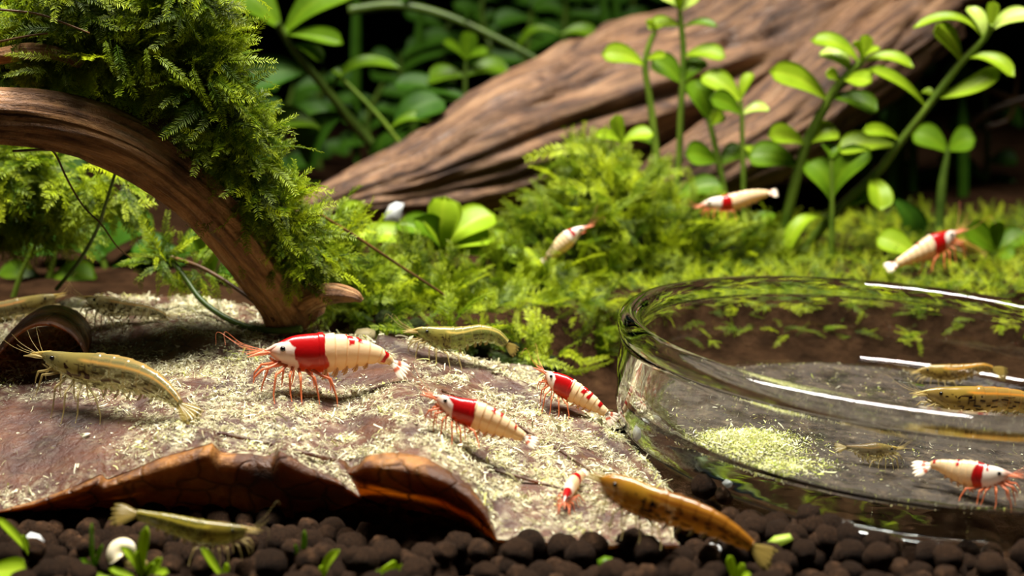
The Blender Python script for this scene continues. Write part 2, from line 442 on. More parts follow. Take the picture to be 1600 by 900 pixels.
for i in range(NU):
    for j in range(NV):
        t = ts[j]; f = FC[i] * (1 - sst(0, .16, t)) + FS[i] * sst(0, .16, t)
        p = f * (1 - t) + BC[i] * t
        p = p.copy(); p[2] += .16 * math.sin(math.pi * t) ** 1.2
        px, py = proj(p)
        ry = np.interp(px, RX, RY)
        if 590 < px < 1045:
            d = (py - ry)
            p[2] += .13 * math.exp(-(d / 9) ** 2) - .05 * math.exp(-((d - 20) / 12) ** 2)
        # hump that carries the small shrimps at the back left, hollow in front of it
        p[2] += .22 * math.exp(-((px - 200) / 150) ** 2 - ((py - 510) / 22) ** 2) - .16 * math.exp(-((px - 240) / 130) ** 2 - ((py - 548) / 20) ** 2)
        ed = min(1, t * 12) * min(1, (1 - t) * 12)
        p[2] += (.07 * nz(p[0], p[1], 1.7, .8) + .035 * nz(p[0], p[1], 5.1, 2.6) + .012 * nz(p[0], p[1], 9, 8)) * (.25 + .75 * ed)
        LV[i, j] = p
lv = LV.reshape(-1, 3); lf = np.array(grid_faces(NU, NV))
pp = np.array([proj(p) for p in lv])
def density(px, py):
    """how thickly the crumbs lie, by place on the leaf"""
    d = .95
    d *= 1 - .93 * sst(0, 1, 1.5 - math.hypot((px - 60) / 150, (py - 690) / 85))
    d *= 1 - .9 * sst(0, 1, 1.45 - math.hypot((px - 575) / 85, (py - 585) / 24))
    d *= 1 - .6 * sst(0, 1, 1.4 - math.hypot((px - 670) / 60, (py - 622) / 26))
    d *= 1 - .75 * sst(0, 1, 1.4 - math.hypot((px - 270) / 110, (py - 540) / 16))
    d *= 1 - .8 * sst(0, 1, 1.4 - math.hypot((px - 560) / 45, (py - 668) / 16))
    ry = np.interp(px, RX, RY)
    if px > 580: d *= 1 - .88 * math.exp(-((py - ry - 4) / (15 if px < 800 else 7)) ** 2)
    d *= 1 - .6 * math.exp(-((py - np.interp(px, RX, RY + 46)) / 5) ** 2) * (px > 640)
    if px > 760 and py > 700: d *= 1 - .35 * sst(780, 840, py)
    n = nz(px / 40, py / 18, 2.2) + .6 * nz(px / 15, py / 8, 7.7)
    d *= float(np.clip(.78 + 1.25 * n, .03, 1.15))
    return max(0, d)
dens = np.array([density(a, b) for a, b in pp])
bl = empty('dead_leaf', (0, 24, 0)); tag(bl, 'big curled brown dead leaf strewn with pale food crumbs', 'leaf litter')
# blade with real thickness
un = np.zeros_like(lv); un[:, 2] = -.045
bound = list(range(0, NU * NV, NV))
V2 = np.vstack([lv, lv + un]); F2 = np.vstack([lf[:, ::-1], lf + NU * NV])
o = mk('leaf_blade', V2, F2, M['litter'], bl, attrs={'powder': np.r_[np.clip(dens * 1.1, 0, 1), dens * 0]}); blade_o = o
bvh(lv, lf); LEAFT = TREES[-1]
# folded-down margins in front
def flap(top, bot, n=70, m=14, bow=.18, seed=0):
    a = np.array([P(*q) for q in top]); b = np.array([P(*q) for q in bot])
    s = np.linspace(0, 1, n)
    def rs(c):
        d = np.r_[0, np.cumsum(np.linalg.norm(np.diff(c, axis=0), axis=1))]; d /= d[-1]
        return np.stack([np.interp(s, d, c[:, k]) for k in range(3)], -1)
    a, b = rs(a), rs(b); V = []
    for i in range(n):
        for j in range(m):
            t = j / (m - 1); p = a[i] * (1 - t) + b[i] * t
            p = p + np.array([0, -1, .15]) * bow * math.sin(math.pi * t ** .55) * math.sin(math.pi * min(1, .12 + .88 * s[i]))
            p[1] += .05 * nz(p[0] * 2, p[2] * 2, seed); V.append(p)
    V = np.array(V); F = grid_faces(n, m); off = np.array([0, .04, -.005])
    N = len(V)
    F = F + [tuple(N + q for q in f[::-1]) for f in F]
    for i in range(n - 1): F.append((i * m, N + i * m, N + (i + 1) * m, (i + 1) * m))
    return np.vstack([V, V + off]), F
top1 = [(a, b + 1, y - .03) for a, b, y in FR[1:16]]
bot1 = [(-40, 812, 22.7), (0, 800, 22.9), (60, 803, 23.0), (150, 806, 23.2), (240, 808, 23.2), (330, 812, 23.2), (400, 826, 23.0), (440, 828, 22.9), (500, 806, 22.8), (562, 782, 22.5)]
V, F = flap(top1, bot1, 120, 16, .32, 1); mk('folded_margin', V, F, M['under'], bl, attrs={'powder': np.zeros(len(V))})
top2 = [(529, 717, 22.25), (540, 721, 22.2), (547, 732, 22.2), (560, 726, 22.15), (573, 712, 22.1), (600, 708, 22.05), (622, 708, 22.05), (665, 716, 21.95), (700, 734, 21.85), (735, 760, 21.7), (760, 794, 21.5), (776, 842, 21.2)]
bot2 = [(533, 722, 22.3), (548, 746, 22.35), (562, 772, 22.4), (590, 786, 22.5), (640, 796, 22.45), (690, 806, 22.3), (730, 820, 22.0), (776, 845, 21.3)]
V, F = flap(top2, bot2, 90, 16, .5, 4); mk('folded_margin', V, F, M['under'], bl, attrs={'powder': np.zeros(len(V))})
# side vein
def onleaf(px, py, lift=.0):
    Y = hitY(px, py, [LEAFT]); p = P(px, py, Y); p[2] += lift; return p
for vv, r in ((RID2, .035), ([(690, 612), (760, 640), (850, 690), (960, 760)], .03), ([(770, 735), (860, 760), (920, 772)], .03)):
    q = crom([onleaf(a, b, .015) for a, b in vv], 40); V, F = tube(q, np.linspace(r, r * .6, 40), 8)
    mk('vein', V, F, M['litter'], blade_o, attrs={'powder': np.full(len(V), .3)})

# curled leaf at the far left
arc = [(-60, 640, 26.0), (-30, 592, 26.1), (0, 548, 26.2), (35, 516, 26.3), (72, 506, 26.3), (100, 514, 26.3), (120, 532, 26.3), (132, 556, 26.3), (128, 585, 26.2)]
A = crom([P(*q) for q in arc], 60); V = []
for i, a in enumerate(A):
    for j in range(16):
        t = j / 15; p = a + np.array([-.5 * t, 2.6 * t, (.25 * t - .5 * t * t)]); p[2] += .04 * nz(p[0], p[1], 2, 2); V.append(p)
V = np.array(V); F = grid_faces(60, 16); N = len(V); F2 = F + [tuple(N + q for q in f[::-1]) for f in F]
V = np.vstack([V, V + np.array([0, .02, -.045])])
for i in range(59): F2.append((i * 16, N + i * 16, N + (i + 1) * 16, (i + 1) * 16))
tag(mk('curled_leaf', V, F2, M['under'], attrs={'powder': np.zeros(len(V))}), 'brown dead leaf curled into an open arch at the end of the big leaf', 'leaf litter')
# pale leaf edge peeping out behind the striped shrimp
def small_leaf(name, label, cat, pts, Y0, Y1, mat, thick=.03):
    c = np.array(pts, float); n = len(c); V = []
    for k, (a, b) in enumerate(pts):
        V.append(P(a, b, Y0 + (Y1 - Y0) * k / (n - 1)))
    V = np.array(V); cen = V.mean(0) + np.array([0, 0, .05])
    V = np.vstack([V, cen]); N = len(V); W = V - np.array([0, 0, thick])
    F = [(i, (i + 1) % n, n) for i in range(n)] + [(N + (i + 1) % n, N + i, N + n) for i in range(n)] + [(i, N + i, N + (i + 1) % n, (i + 1) % n) for i in range(n)]
    return tag(mk(name, np.vstack([V, W]), F, mat, attrs={'powder': np.full(2 * N, .9)}), label, cat)
small_leaf('leaf_fragment', 'pale leaf fragment lying behind the big leaf under the moss', 'leaf litter',
           [(765, 588), (775, 574), (800, 568), (830, 572), (858, 590), (862, 606), (820, 600)], 29.2, 28.7, M['litter'])
small_leaf('leaf_fragment', 'thin orange-brown leaf sliver beside the dish foot', 'leaf litter',
           [(940, 681), (955, 671), (990, 667), (1000, 669), (975, 676), (955, 683)], 26.0, 26.0, M['litter'])

# ------------------------------------------------------------------ glass dish (tilted a little to the right)
DC = np.array([6.75, 26.2, 1.05]); TILT = math.radians(4.4)
def dish_pt(r, w, h):
    x, y = r * math.cos(w), r * math.sin(w)
    return DC + np.array([x * math.cos(TILT) + h * math.sin(TILT), y, -x * math.sin(TILT) + h * math.cos(TILT)])
prof = [(0, -1.12), (3.6, -1.12), (4.4, -1.1), (4.72, -1.0), (4.9, -.8), (4.97, -.5), (4.98, 0), (4.98, .55), (5.0, .66)]
for k in range(13):
    w = -math.pi * .28 + (math.pi * 1.56) * k / 12; prof.append((4.84 + .215 * math.cos(w), .80 + .215 * math.sin(w)))
prof += [(4.66, .5), (4.66, 0), (4.62, -.35), (4.5, -.52), (4.2, -.6), (3.4, -.61), (0, -.61)]
ND = 160; V = []; 
for r, h in prof[1:-1]:
    for k in range(ND): V.append(dish_pt(r, 2 * math.pi * k / ND, h))
F = [tuple(reversed(f)) for f in grid_faces(len(prof) - 2, ND, True)]
nb_ = len(V); V += [dish_pt(0, 0, prof[0][1]), dish_pt(0, 0, prof[-1][1])]
last = (len(prof) - 3) * ND
for k in range(ND):
    F.append((nb_, k, (k + 1) % ND)[::-1]); F.append((nb_ + 1, last + (k + 1) % ND, last + k)[::-1])
dish = tag(mk('glass_dish', V, F, M['glass'], base=dish_pt(0, 0, -1.12)), 'round clear glass feeding dish with a thick rounded rim', 'dish')
bm = bmesh.new(); bm.from_mesh(dish.data); bmesh.ops.recalc_face_normals(bm, faces=bm.faces); bm.to_mesh(dish.data); bm.free()
dfl = [dish_pt(r, 2 * math.pi * k / 48, -.6) for r in (4.4, 1) for k in range(48)]
bvh(dfl, grid_faces(2, 48, True) + [tuple(range(48, 96))]); DISHT = TREES[-1]

# ------------------------------------------------------------------ soil pellets
PELV = []
for v in range(7):
    sv, sf = sphere((0, 0, 0), 1, 12, 16)
    out = []
    for p in sv:
        q = p * (1 + .16 * nz(p[0] + v * 7, p[1], p[2], 1.3) + .07 * nz(p[0], p[1] + v * 3, p[2], 4))
        out.append(q)
    PELV.append((np.array(out), sf))
pel = []
def in_dish(x, y, r): return math.hypot(x - DC[0], y - DC[1]) < 4.95 + r
for layer, (z0, sp) in enumerate(((.02, .40), (.27, .44))):
    yy = 19.2; row = 0
    while yy < 26.5:
        xx = -9.2 + (row % 2) * sp / 2
        while xx < 9.2:
            r = float(rng.uniform(.15, .225)); x = xx + rng.normal(0, .05); y = yy + rng.normal(0, .05)
            keep = not in_dish(x, y, -.25 if layer == 0 else r * .7)
            if layer == 1:
                keep = keep and (rng.random() < (.42 if y < 22.3 else .2) or (math.hypot(x - 3.9, y - 21.2) < .9))
                px, py = proj((x, y, .3))
                if px < 1060 and y > 21.2: keep = False
            if keep: pel.append((x, y, z0 + rng.normal(0, .03), r))
            xx += sp
        yy += sp * .86; row += 1
for a, b, Y, r in ((1100, 760, 23.1, .2), (1131, 774, 22.95, .14), (1268, 822, 21.35, .2), (1240, 838, 21.2, .2), (1292, 842, 21.15, .22), (1215, 832, 21.3, .19), (1180, 826, 21.5, .19), (1372, 870, 20.5, .21), (1330, 865, 20.7, .2), (1264, 806, 21.45, .18), (1298, 822, 21.3, .18)):
    p = P(a, b, Y); pel.append((p[0], p[1], p[2], r))
def vis(p):
    px, py = proj(p[:3]); 
    return -30 < px < 1630 and py < 935
scored = []
for p in pel:
    px, py = proj(p[:3]); sh = LEAFT.ray_cast(Vector(p[:3]), Vector(CAM - np.array(p[:3])).normalized())[0] is not None
    scored.append((0 if (vis(p) and not sh) else 1, -p[3] / p[1], p))
scored.sort(key=lambda q: (q[0], q[1]))
pm = [mesh_data('soil_pellet', v, f, M['soil']) for v, f in PELV]
Mx, pos, which = [], [], []
for k, (h, s, p) in enumerate(scored):
    if k < 295 and h == 0:
        o = bpy.data.objects.new('soil_pellet', pm[k % 7]); col.objects.link(o)
        o.location = Vector(np.array(p[:3]) * S); o.scale = (p[3],) * 3; o.rotation_euler = tuple(rng.uniform(0, 6.28, 3))
        dd_ = math.hypot(p[0] - DC[0], p[1] - DC[1]) - 4.95
        if dd_ < .55: tag(o, 'dark brown round soil pellet lying against the foot of the glass dish', 'soil pellet', 'soil pellets against the dish')
        elif p[2] > .2: tag(o, 'dark brown round soil pellet lying on top of the other pellets', 'soil pellet', 'soil pellets in the upper layer')
        elif p[1] > 21.4 and proj(p[:3])[0] < 1065: tag(o, 'dark brown round soil pellet in the shade below the dead leaf margin', 'soil pellet', 'soil pellets below the leaf margin')
        else: tag(o, 'dark brown round soil pellet set in the open pellet bed', 'soil pellet', 'soil pellets of the open bed')
    else:
        Mx.append(np.eye(3) * p[3]); pos.append(p[:3]); which.append(k % 7)
V, F, _ = batch([(v, tri(f)) for v, f in PELV], np.array(Mx), np.array(pos), np.array(which))
tag(mk('soil_pellet_bed', V, F, M['soil']), 'bed of dark soil pellets packed beneath the dead leaf', 'soil', None, 'stuff')

# ------------------------------------------------------------------ food crumbs
def flake_templates():
    T = []
    for k in range(6):
        n = 5; a = np.sort(rng.uniform(0, 6.28, n)); r = rng.uniform(.45, 1, n)
        v = np.stack([np.cos(a) * r, np.sin(a) * r * .42, rng.normal(0, .2, n)], -1); v = np.vstack([v, (0, 0, .25)])
        T.append((v, np.array([(i, (i + 1) % n, n) for i in range(n)])))
    for k in range(4):
        m = 5; w = .13; x = np.linspace(-1.3, 1.3, m); y = .3 * np.sin(x * rng.uniform(.6, 1.3) + k); z = .25 * np.cos(x * rng.uniform(.5, 1.2))
        v = np.vstack([np.stack([x, y - w, z], -1), np.stack([x, y + w, z + .1], -1)])
        f = []
        for i in range(m - 1): f += [(i, i + 1, m + i + 1), (i, m + i + 1, m + i)]
        T.append((v, np.array(f)))
    return T
FT = flake_templates()
def rot_rand(n, tiltmax=.7):
    out = np.zeros((n, 3, 3))
    for i in range(n):
        out[i] = np.array((Matrix.Rotation(rng.uniform(0, 6.28), 3, 'Z') @ Matrix.Rotation(rng.normal(0, tiltmax), 3, 'X') @ Matrix.Rotation(rng.normal(0, tiltmax), 3, 'Y')))
    return out
def crumbs(name, label, pts, sizes, cls):
    n = len(pts); R = rot_rand(n) * np.asarray(sizes)[:, None, None]
    w = np.where(rng.random(n) < .38, rng.integers(6, 10, n), rng.integers(0, 6, n))
    V, F, A = batch(FT, R, np.asarray(pts), w, np.asarray(cls, float))
    return tag(mk(name, V, F, M['crumb'], smooth=False, attrs={'rnd': A}), label, 'food', None, 'stuff')
area = np.zeros((NU - 1, NV - 1)); G = LV
dd = dens.reshape(NU, NV)
e1 = G[1:, :-1] - G[:-1, :-1]; e2 = G[:-1, 1:] - G[:-1, :-1]
w = np.linalg.norm(np.cross(e1, e2), axis=-1) * np.clip(dd[:-1, :-1], 0, 1.1) ** 1.5
w[:8] *= .5; w[:, :2] *= .25
w = w.ravel() / w.sum(); NC = 52000
ii = rng.choice(len(w), NC, p=w); iu, iv = np.divmod(ii, NV - 1)
a, b = rng.random(NC)[:, None], rng.random(NC)[:, None]
pts = G[iu, iv] * (1 - a) * (1 - b) + G[iu + 1, iv] * a * (1 - b) + G[iu, iv + 1] * (1 - a) * b + G[iu + 1, iv + 1] * a * b
sz = np.clip(rng.lognormal(math.log(.024), .55, NC), .009, .10)
pts[:, 2] += sz * .4 + np.where(rng.random(NC) < .3, .03, 0) * rng.random(NC)
patch = np.array([nz(p[0], p[1], 4.4, 1.1) for p in pts])
cls = np.clip(rng.beta(2, 2, NC) * .85 + .28 * patch, 0, 1)
crumbs('food_crumbs', 'pale yellow and white food crumbs scattered over the big dead leaf', pts, sz, cls)
# pile and loose flakes in the dish
NP = 10500; cpt = []; csz = []
pc = P(1175, 704, hitY(1175, 704, [DISHT]))
for k in range(NP):
    if k < 7600:
        px = 1168 + rng.normal(0, 44); py = 700 + rng.normal(0, 12); 
        if rng.random() < .25: px, py = 1225 + rng.normal(0, 38), 732 + rng.normal(0, 8)
        lift = .26 * math.exp(-((px - 1165) / 70) ** 2 - ((py - 700) / 20) ** 2) * rng.random()
    else:
        w_ = rng.uniform(0, 6.28); r = 4.4 * math.sqrt(rng.random()); p = dish_pt(r, w_, -.6); px, py = proj(p); lift = 0
    Y = hitY(px, py, [DISHT]); p = P(px, py, Y)
    if math.hypot(p[0] - DC[0], p[1] - DC[1]) > 4.45: continue
    p[2] += lift + .015; cpt.append(p); csz.append(np.clip(rng.lognormal(math.log(.024 if k < 7600 else .017), .5), .008, .08))
crumbs('food_flakes', 'heap of yellow-green food flakes on the floor of the glass dish', cpt, csz, np.clip(rng.beta(2, 2, len(cpt)) * .6 + .46, 0, 1))

# tiny air bubbles clinging to the dish wall
bt = [(lambda v, f: (v, tri(f)))(*sphere((0, 0, 0), 1, 4, 6))]; bp, bs = [], []
for k in range(260):
    w_ = rng.uniform(math.pi * 1.12, math.pi * 1.9); h_ = rng.uniform(-.9, .6); r = 5.0 if rng.random() < .7 else 4.62
    bp.append(dish_pt(r, w_, h_ if r > 4.8 else max(h_, -.3))); bs.append(rng.uniform(.004, .011))
V, F, _ = batch(bt, np.eye(3)[None] * np.array(bs)[:, None, None], np.array(bp), np.zeros(len(bp), int))
tag(mk('air_bubbles', V, F, M['glass']), 'tiny clear air bubbles clinging to the glass dish wall', 'bubbles', None, 'stuff')
# thin brown mulm film on the dish floor
def _mulm():
    t = NT('brown_mulm'); c = t.obj(); n = t.noise(160, 7, .7, c)
    cc = t.ramp(t.noise(420, 6, .7, c), [(.3, lin(26, 20, 15)), (.55, lin(58, 46, 34)), (.8, lin(110, 94, 70))])
    tr = t.n('ShaderNodeBsdfTransparent')
    return t.done(t.mix(t.ramp(n, [(.38, (.25, .25, .25, 1)), (.55, (.95, .95, .95, 1))]), tr.outputs[0], t.pbr(cc, .6, t.bump(t.noise(500, 6, .7, c), .8, .001), .4)))
M['mulm'] = _mulm()
V = [dish_pt(0, 0, -.575)]; F = []
for a in range(1, 15):
    for k in range(96):
        w_ = 2 * math.pi * k / 96; r = 4.25 * a / 14 * (1 + .02 * math.sin(5 * w_)); V.append(dish_pt(r, w_, -.585 + .02 * nz(r * math.cos(w_), r * math.sin(w_), 3, 1.6) + (.0 if a < 14 else -.015)))
for k in range(96): F.append((0, 1 + k, 1 + (k + 1) % 96))
F += [tuple(i + 1 for i in f) for f in grid_faces(14, 96, True)]
tag(mk('mulm_film', V, F, M['mulm']), 'thin brown mulm film covering the floor of the glass dish', 'sediment', None, 'stuff')

# ------------------------------------------------------------------ moss
def frond_template(pairs, bend, droop, side=0, seed=0):
    r = np.random.default_rng(seed); V, F, tip = [], [], []
    def stem(p0, d0, L, n, rad, lp, lfac):
        pts = [np.array(p0, float)]; d = np.array(d0, float)
        for i in range(n):
            d = nrm(d + np.array([0, bend / n, -droop / n]) + r.normal(0, .05, 3)); pts.append(pts[-1] + d * L / n)
        pts = np.array(pts)
        for i in range(n + 1):
            t = i / n; rr = rad * (1 - .8 * t)
            for k in range(3): V.append(pts[i] + rr * np.array([0, math.cos(2.09 * k), math.sin(2.09 * k)])); tip.append(t * .4)
        b = len(V) - 3 * (n + 1)
        for i in range(n):
            for k in range(3):
                k2 = (k + 1) % 3; a0, a1, a2, a3 = b + i * 3 + k, b + i * 3 + k2, b + i * 3 + 3 + k2, b + i * 3 + 3 + k
                F.extend([(a0, a1, a2), (a0, a2, a3)])
        for q in range(lp):
            t = (q + .6) / lp; x = t * n; i = min(int(x), n - 1); p = pts[i] + (pts[i + 1] - pts[i]) * (x - i); dd_ = nrm(pts[i + 1] - pts[i])
            lat = nrm(np.cross(np.array([0, 0, 1.0]), dd_)); up = np.cross(dd_, lat)
            ll = lfac * (1 - .55 * t ** 2) * (.55 + .45 * min(1, t * 4)) * r.uniform(.8, 1.15)
            for sg in (-1, 1):
                a = r.uniform(.8, 1.1); e = nrm(dd_ * math.cos(a) + lat * sg * math.sin(a) + up * r.normal(.15, .2))
                m = p + e * ll * .45; wv = nrm(np.cross(e, up)) * ll * .10; z = len(V)
                V.extend([p, m + wv, p + e * ll - up * ll * .12, m - wv]); tip.extend([t * .5, t * .6, .3 + t * .7, t * .6])
                F.extend([(z, z + 1, z + 2), (z, z + 2, z + 3)])
        return pts
    main = stem((0, 0, 0), (1, 0, 0), 1, 7, .014, pairs, .17)
    for s in range(side):
        i = 2 + s; sg = 1 if s % 2 else -1
        stem(main[i], nrm(np.array([.75, .65 * sg, .1])), .5 - .07 * s, 4, .011, int(pairs * .5), .15)
    return np.array(V), np.array(F), np.array(tip)
FT_M = [frond_template(25, b, d, s, k) for k, (b, d, s) in enumerate(((.3, .5, 0), (-.4, .8, 0), (.2, .2, 2), (-.2, 1.0, 3), (.5, .6, 0), (0, .4, 2)))]
FT_S = [frond_template(10, b, d, s, 50 + k) for k, (b, d, s) in enumerate(((.3, .5, 0), (-.5, .8, 0), (.1, .2, 1), (-.2, .9, 2)))]
def frame(d, up):
    X = nrm(d); Z = nrm(up - X * (up @ X)); Yv = np.cross(Z, X); return np.stack([X, Yv, Z], 1)
def moss_batch(name, parent, pos, dirs, ups, lens, mat, T=FT_M, vary=None, label=None):
    n = len(pos); R = np.array([frame(dirs[i], ups[i]) * lens[i] for i in range(n)])
    w = rng.integers(0, len(T), n); r = np.clip(rng.beta(2, 2, n) + (vary if vary is not None else 0), 0, 1)
    V, F, A = batch([(t[0], t[1]) for t in T], R, np.asarray(pos), w, r)
    tp = np.concatenate([np.tile(T[t][2], int((w == t).sum())) for t in range(len(T)) if (w == t).any()])
    o = mk(name, V, F, mat, parent, attrs={'rnd': A, 'tip': tp}, smooth=False)
    o['kind'] = 'stuff'; return o
FMESH = {}
def frond_obj(parent, b, t, up, mat, k=None):
    k = random.randrange(len(FT_M)) if k is None else k
    key = (k, mat.name, random.randrange(3))
    if key not in FMESH:
        v, f, tp = FT_M[k]; FMESH[key] = mesh_data('frond', v, f, mat, False, {'rnd': np.full(len(v), (.45, .65, .85)[key[2]]), 'tip': tp})
    o = bpy.data.objects.new('frond', FMESH[key]); col.objects.link(o); o.parent = parent
    L = np.linalg.norm(t - b); R = frame(t - b, up)
    mw = Matrix(R.tolist()).to_4x4(); mw = Matrix.Translation(Vector((b - BASE[parent.name]) * S)) @ mw @ Matrix.Scale(float(L), 4)
    o.matrix_local = mw; return o
def clump(name, label, blobs, n, lens, mat, fronds, T=FT_M, up_bias=.35, base=None, cat='moss', core=True, autof=25, outw=.85, sag=0.0):
    C = np.array([P(a, b, Y) for a, b, Y, r in blobs]); R = np.array([r * cmpx(c) for (a, b, Y, r), c in zip(blobs, C)])
    root = empty(name, base if base is not None else C.mean(0) - np.array([0, 0, R.mean()])); tag(root, label, cat)
    if core:
        parts = []
        for c, r in zip(C, R):
            v, f = sphere(c, r * .72, 12, 16); v = np.array([p + (p - c) * .18 * nz(*p, 2.2) for p in v]); parts.append((v, f))
        V, F = merge(parts); mk('moss_mat', V, F, M['core'], root)
    pr = R ** 2 / (R ** 2).sum(); pos, dirs, ups, ln = [], [], [], []
    while len(pos) < n:
        k = rng.choice(len(C), p=pr); d = nrm(rng.normal(0, 1, 3)); 
        if d[1] > .45: continue
        p = C[k] + d * R[k] * rng.uniform(.6, 1.0)
        if any(np.linalg.norm(p - C[j]) < R[j] * .7 for j in range(len(C)) if j != k): continue
        dr = nrm(d * outw + np.array([0, 0, up_bias]) + rng.normal(0, .45, 3) + np.array([0, 0, -sag]))
        pos.append(p); dirs.append(dr); ups.append(nrm(d + np.array([0, -.3, .7]) + rng.normal(0, .4, 3))); ln.append(rng.uniform(*lens))
    na = min(autof, n // 4)
    order = sorted(range(n), key=lambda i: pos[i][1] - .6 * pos[i][2])[:n // 3]; pick = set(rng.choice(order, na, replace=False).tolist()) if na else set()
    for i in pick: frond_obj(root, pos[i], pos[i] + dirs[i] * ln[i] * 1.15, ups[i], mat)
    rest = [i for i in range(n) if i not in pick]
    moss_batch('frond_mass', root, [pos[i] for i in rest], [dirs[i] for i in rest], [ups[i] for i in rest], [ln[i] for i in rest], mat, T)
    for q in fronds:
        bx, by, tx, ty, Y = q[:5]; b = P(bx, by, Y + .1); t = P(tx, ty, Y - .15)
        frond_obj(root, b, t, nrm(np.array([0, -.75, .65])), mat, q[5] if len(q) > 5 else None)
    return root

clump('moss_cushion', 'thick bright green moss cushion draped over the driftwood branch',
      [(40, 45, 28.3, 46), (90, 60, 27.9, 50), (140, 35, 28.0, 62), (205, 25, 27.9, 66), (265, 45, 27.9, 62), (310, 85, 27.9, 52), (240, 85, 27.6, 44), (180, 80, 27.6, 40), (330, 135, 27.5, 46),
       (352, 190, 27.6, 44), (372, 240, 27.8, 44), (392, 285, 28.0, 44), (420, 330, 28.2, 44), (450, 375, 28.4, 42), (470, 420, 28.6, 36), (300, -20, 27.4, 50), (120, -30, 27.4, 60), (30, 108, 28.3, 26), (80, 112, 28, 26)],
      1350, (.55, 1.1), M['moss'],
      [(182, 70, 196, 156, 26.2, 0), (228, 76, 233, 124, 26.2, 1), (250, 90, 299, 137, 26.2, 0), (300, 108, 318, 176, 26.3, 4), (326, 128, 362, 192, 26.5, 1), (346, 100, 398, 161, 26.7, 4), (348, 95, 426, 90, 26.9, 0),
       (318, 24, 347, -2, 26.9, 4), (80, 92, 4, 74, 26.6, 1), (72, 112, 6, 100, 26.6, 4), (90, 45, 2, 34, 26.8, 0), (412, 214, 456, 178, 27.2, 0), (415, 175, 427, 150, 27.2, 1), (438, 312, 480, 264, 27.4, 0), (330, 60, 362, 50, 26.9, 1),
       (165, 64, 168, 118, 26.2, 4), (395, 240, 432, 236, 27.2, 4), (452, 345, 500, 330, 27.8, 0), (380, 130, 402, 140, 27.0, 1)], base=P(200, 190, 27), up_bias=.1, autof=70)
clump('moss_tuft', 'feathery green moss hanging below the driftwood branch',
      [(-20, 262, 30.6, 40), (30, 262, 30.5, 36), (80, 276, 30.4, 32), (140, 286, 30.3, 26), (190, 292, 30.2, 22), (10, 322, 31, 34), (80, 330, 31, 26)], 360, (.6, 1.2), M['moss'],
      [(120, 335, 232, 312, 29.8, 0), (10, 290, 60, 262, 29.8, 1), (0, 240, 70, 236, 29.8, 4), (-10, 300, 45, 275, 29.9, 0), (130, 285, 200, 262, 29.8, 1), (20, 340, 0, 380, 30, 0), (60, 300, 110, 370, 30, 1)],
      up_bias=-.2, sag=.25, autof=16, core=False)
clump('moss_sprig', 'fern-like moss sprig on a twig under the branch',
      [(250, 408, 29.5, 20), (275, 412, 29.5, 18), (310, 425, 29.5, 16)], 46, (.35, .7), M['moss'],
      [(258, 425, 232, 338, 29.4, 0), (262, 405, 222, 355, 29.4, 1), (255, 410, 236, 450, 29.4, 0), (262, 400, 302, 372, 29.4, 4), (262, 400, 250, 335, 29.5, 1), (300, 420, 330, 470, 29.3, 4), (345, 410, 352, 460, 29.0, 0), (385, 425, 402, 470, 28.8, 1), (330, 430, 350, 480, 29.2, 1), (240, 408, 205, 404, 29.4, 4)],
      core=False, autof=8, sag=.2)
clump('moss_mound', 'bushy green moss mound rising between the branch and the glass dish',
      [(930, 345, 35.4, 78), (875, 400, 34.6, 70), (990, 385, 35.4, 80), (1070, 400, 35.8, 66), (1140, 408, 36.2, 52), (1190, 415, 36.6, 44), (770, 470, 33.4, 58), (690, 478, 32.6, 52), (620, 464, 32.0, 44), (560, 420, 31.4, 32),
       (520, 365, 30.6, 26), (490, 380, 29.8, 30), (520, 420, 30.4, 34), (560, 460, 30.8, 36), (610, 500, 31.0, 36), (680, 505, 31.4, 38), (750, 515, 31.8, 44), (815, 520, 32.0, 44), (855, 500, 32.8, 52), (905, 450, 34.0, 50), (930, 275, 35.8, 34), (985, 310, 36.0, 40), (890, 250, 36, 16), (840, 470, 33.4, 55), (875, 560, 31.4, 26), (930, 520, 32.4, 34), (800, 555, 30.6, 18), (920, 570, 32, 22), (600, 500, 29.6, 22), (650, 512, 29.7, 22), (700, 524, 29.8, 24), (750, 538, 30, 24), (805, 550, 30.2, 24), (860, 572, 30.4, 22)],
      1850, (.55, 1.15), M['moss'],
      [(925, 236, 822, 217, 35.3, 0), (968, 300, 862, 262, 35, 2), (960, 335, 850, 322, 34.6, 4), (1000, 262, 955, 225, 35.4, 0), (930, 300, 872, 278, 34.8, 1), (1010, 300, 1048, 262, 35.2, 4), (870, 455, 926, 468, 32.6, 0), (900, 352, 790, 330, 34.4, 4),
       (1000, 395, 1100, 440, 34.6, 2), (980, 362, 1005, 398, 34.2, 0), (840, 350, 810, 332, 34.3, 1), (760, 480, 870, 470, 32.2, 2), (620, 470, 545, 462, 30.2, 1), (660, 480, 620, 430, 30.8, 0), (700, 460, 690, 400, 31.4, 0), (640, 520, 560, 490, 30.2, 4), (620, 470, 600, 410, 31.0, 4), (780, 420, 765, 360, 33, 1), (1120, 372, 1185, 345, 35.4, 0), (880, 420, 820, 395, 33.6, 0), (800, 540, 880, 560, 31.2, 1), (860, 545, 900, 585, 31.4, 4)],
      base=P(800, 560, 32.5), autof=90)
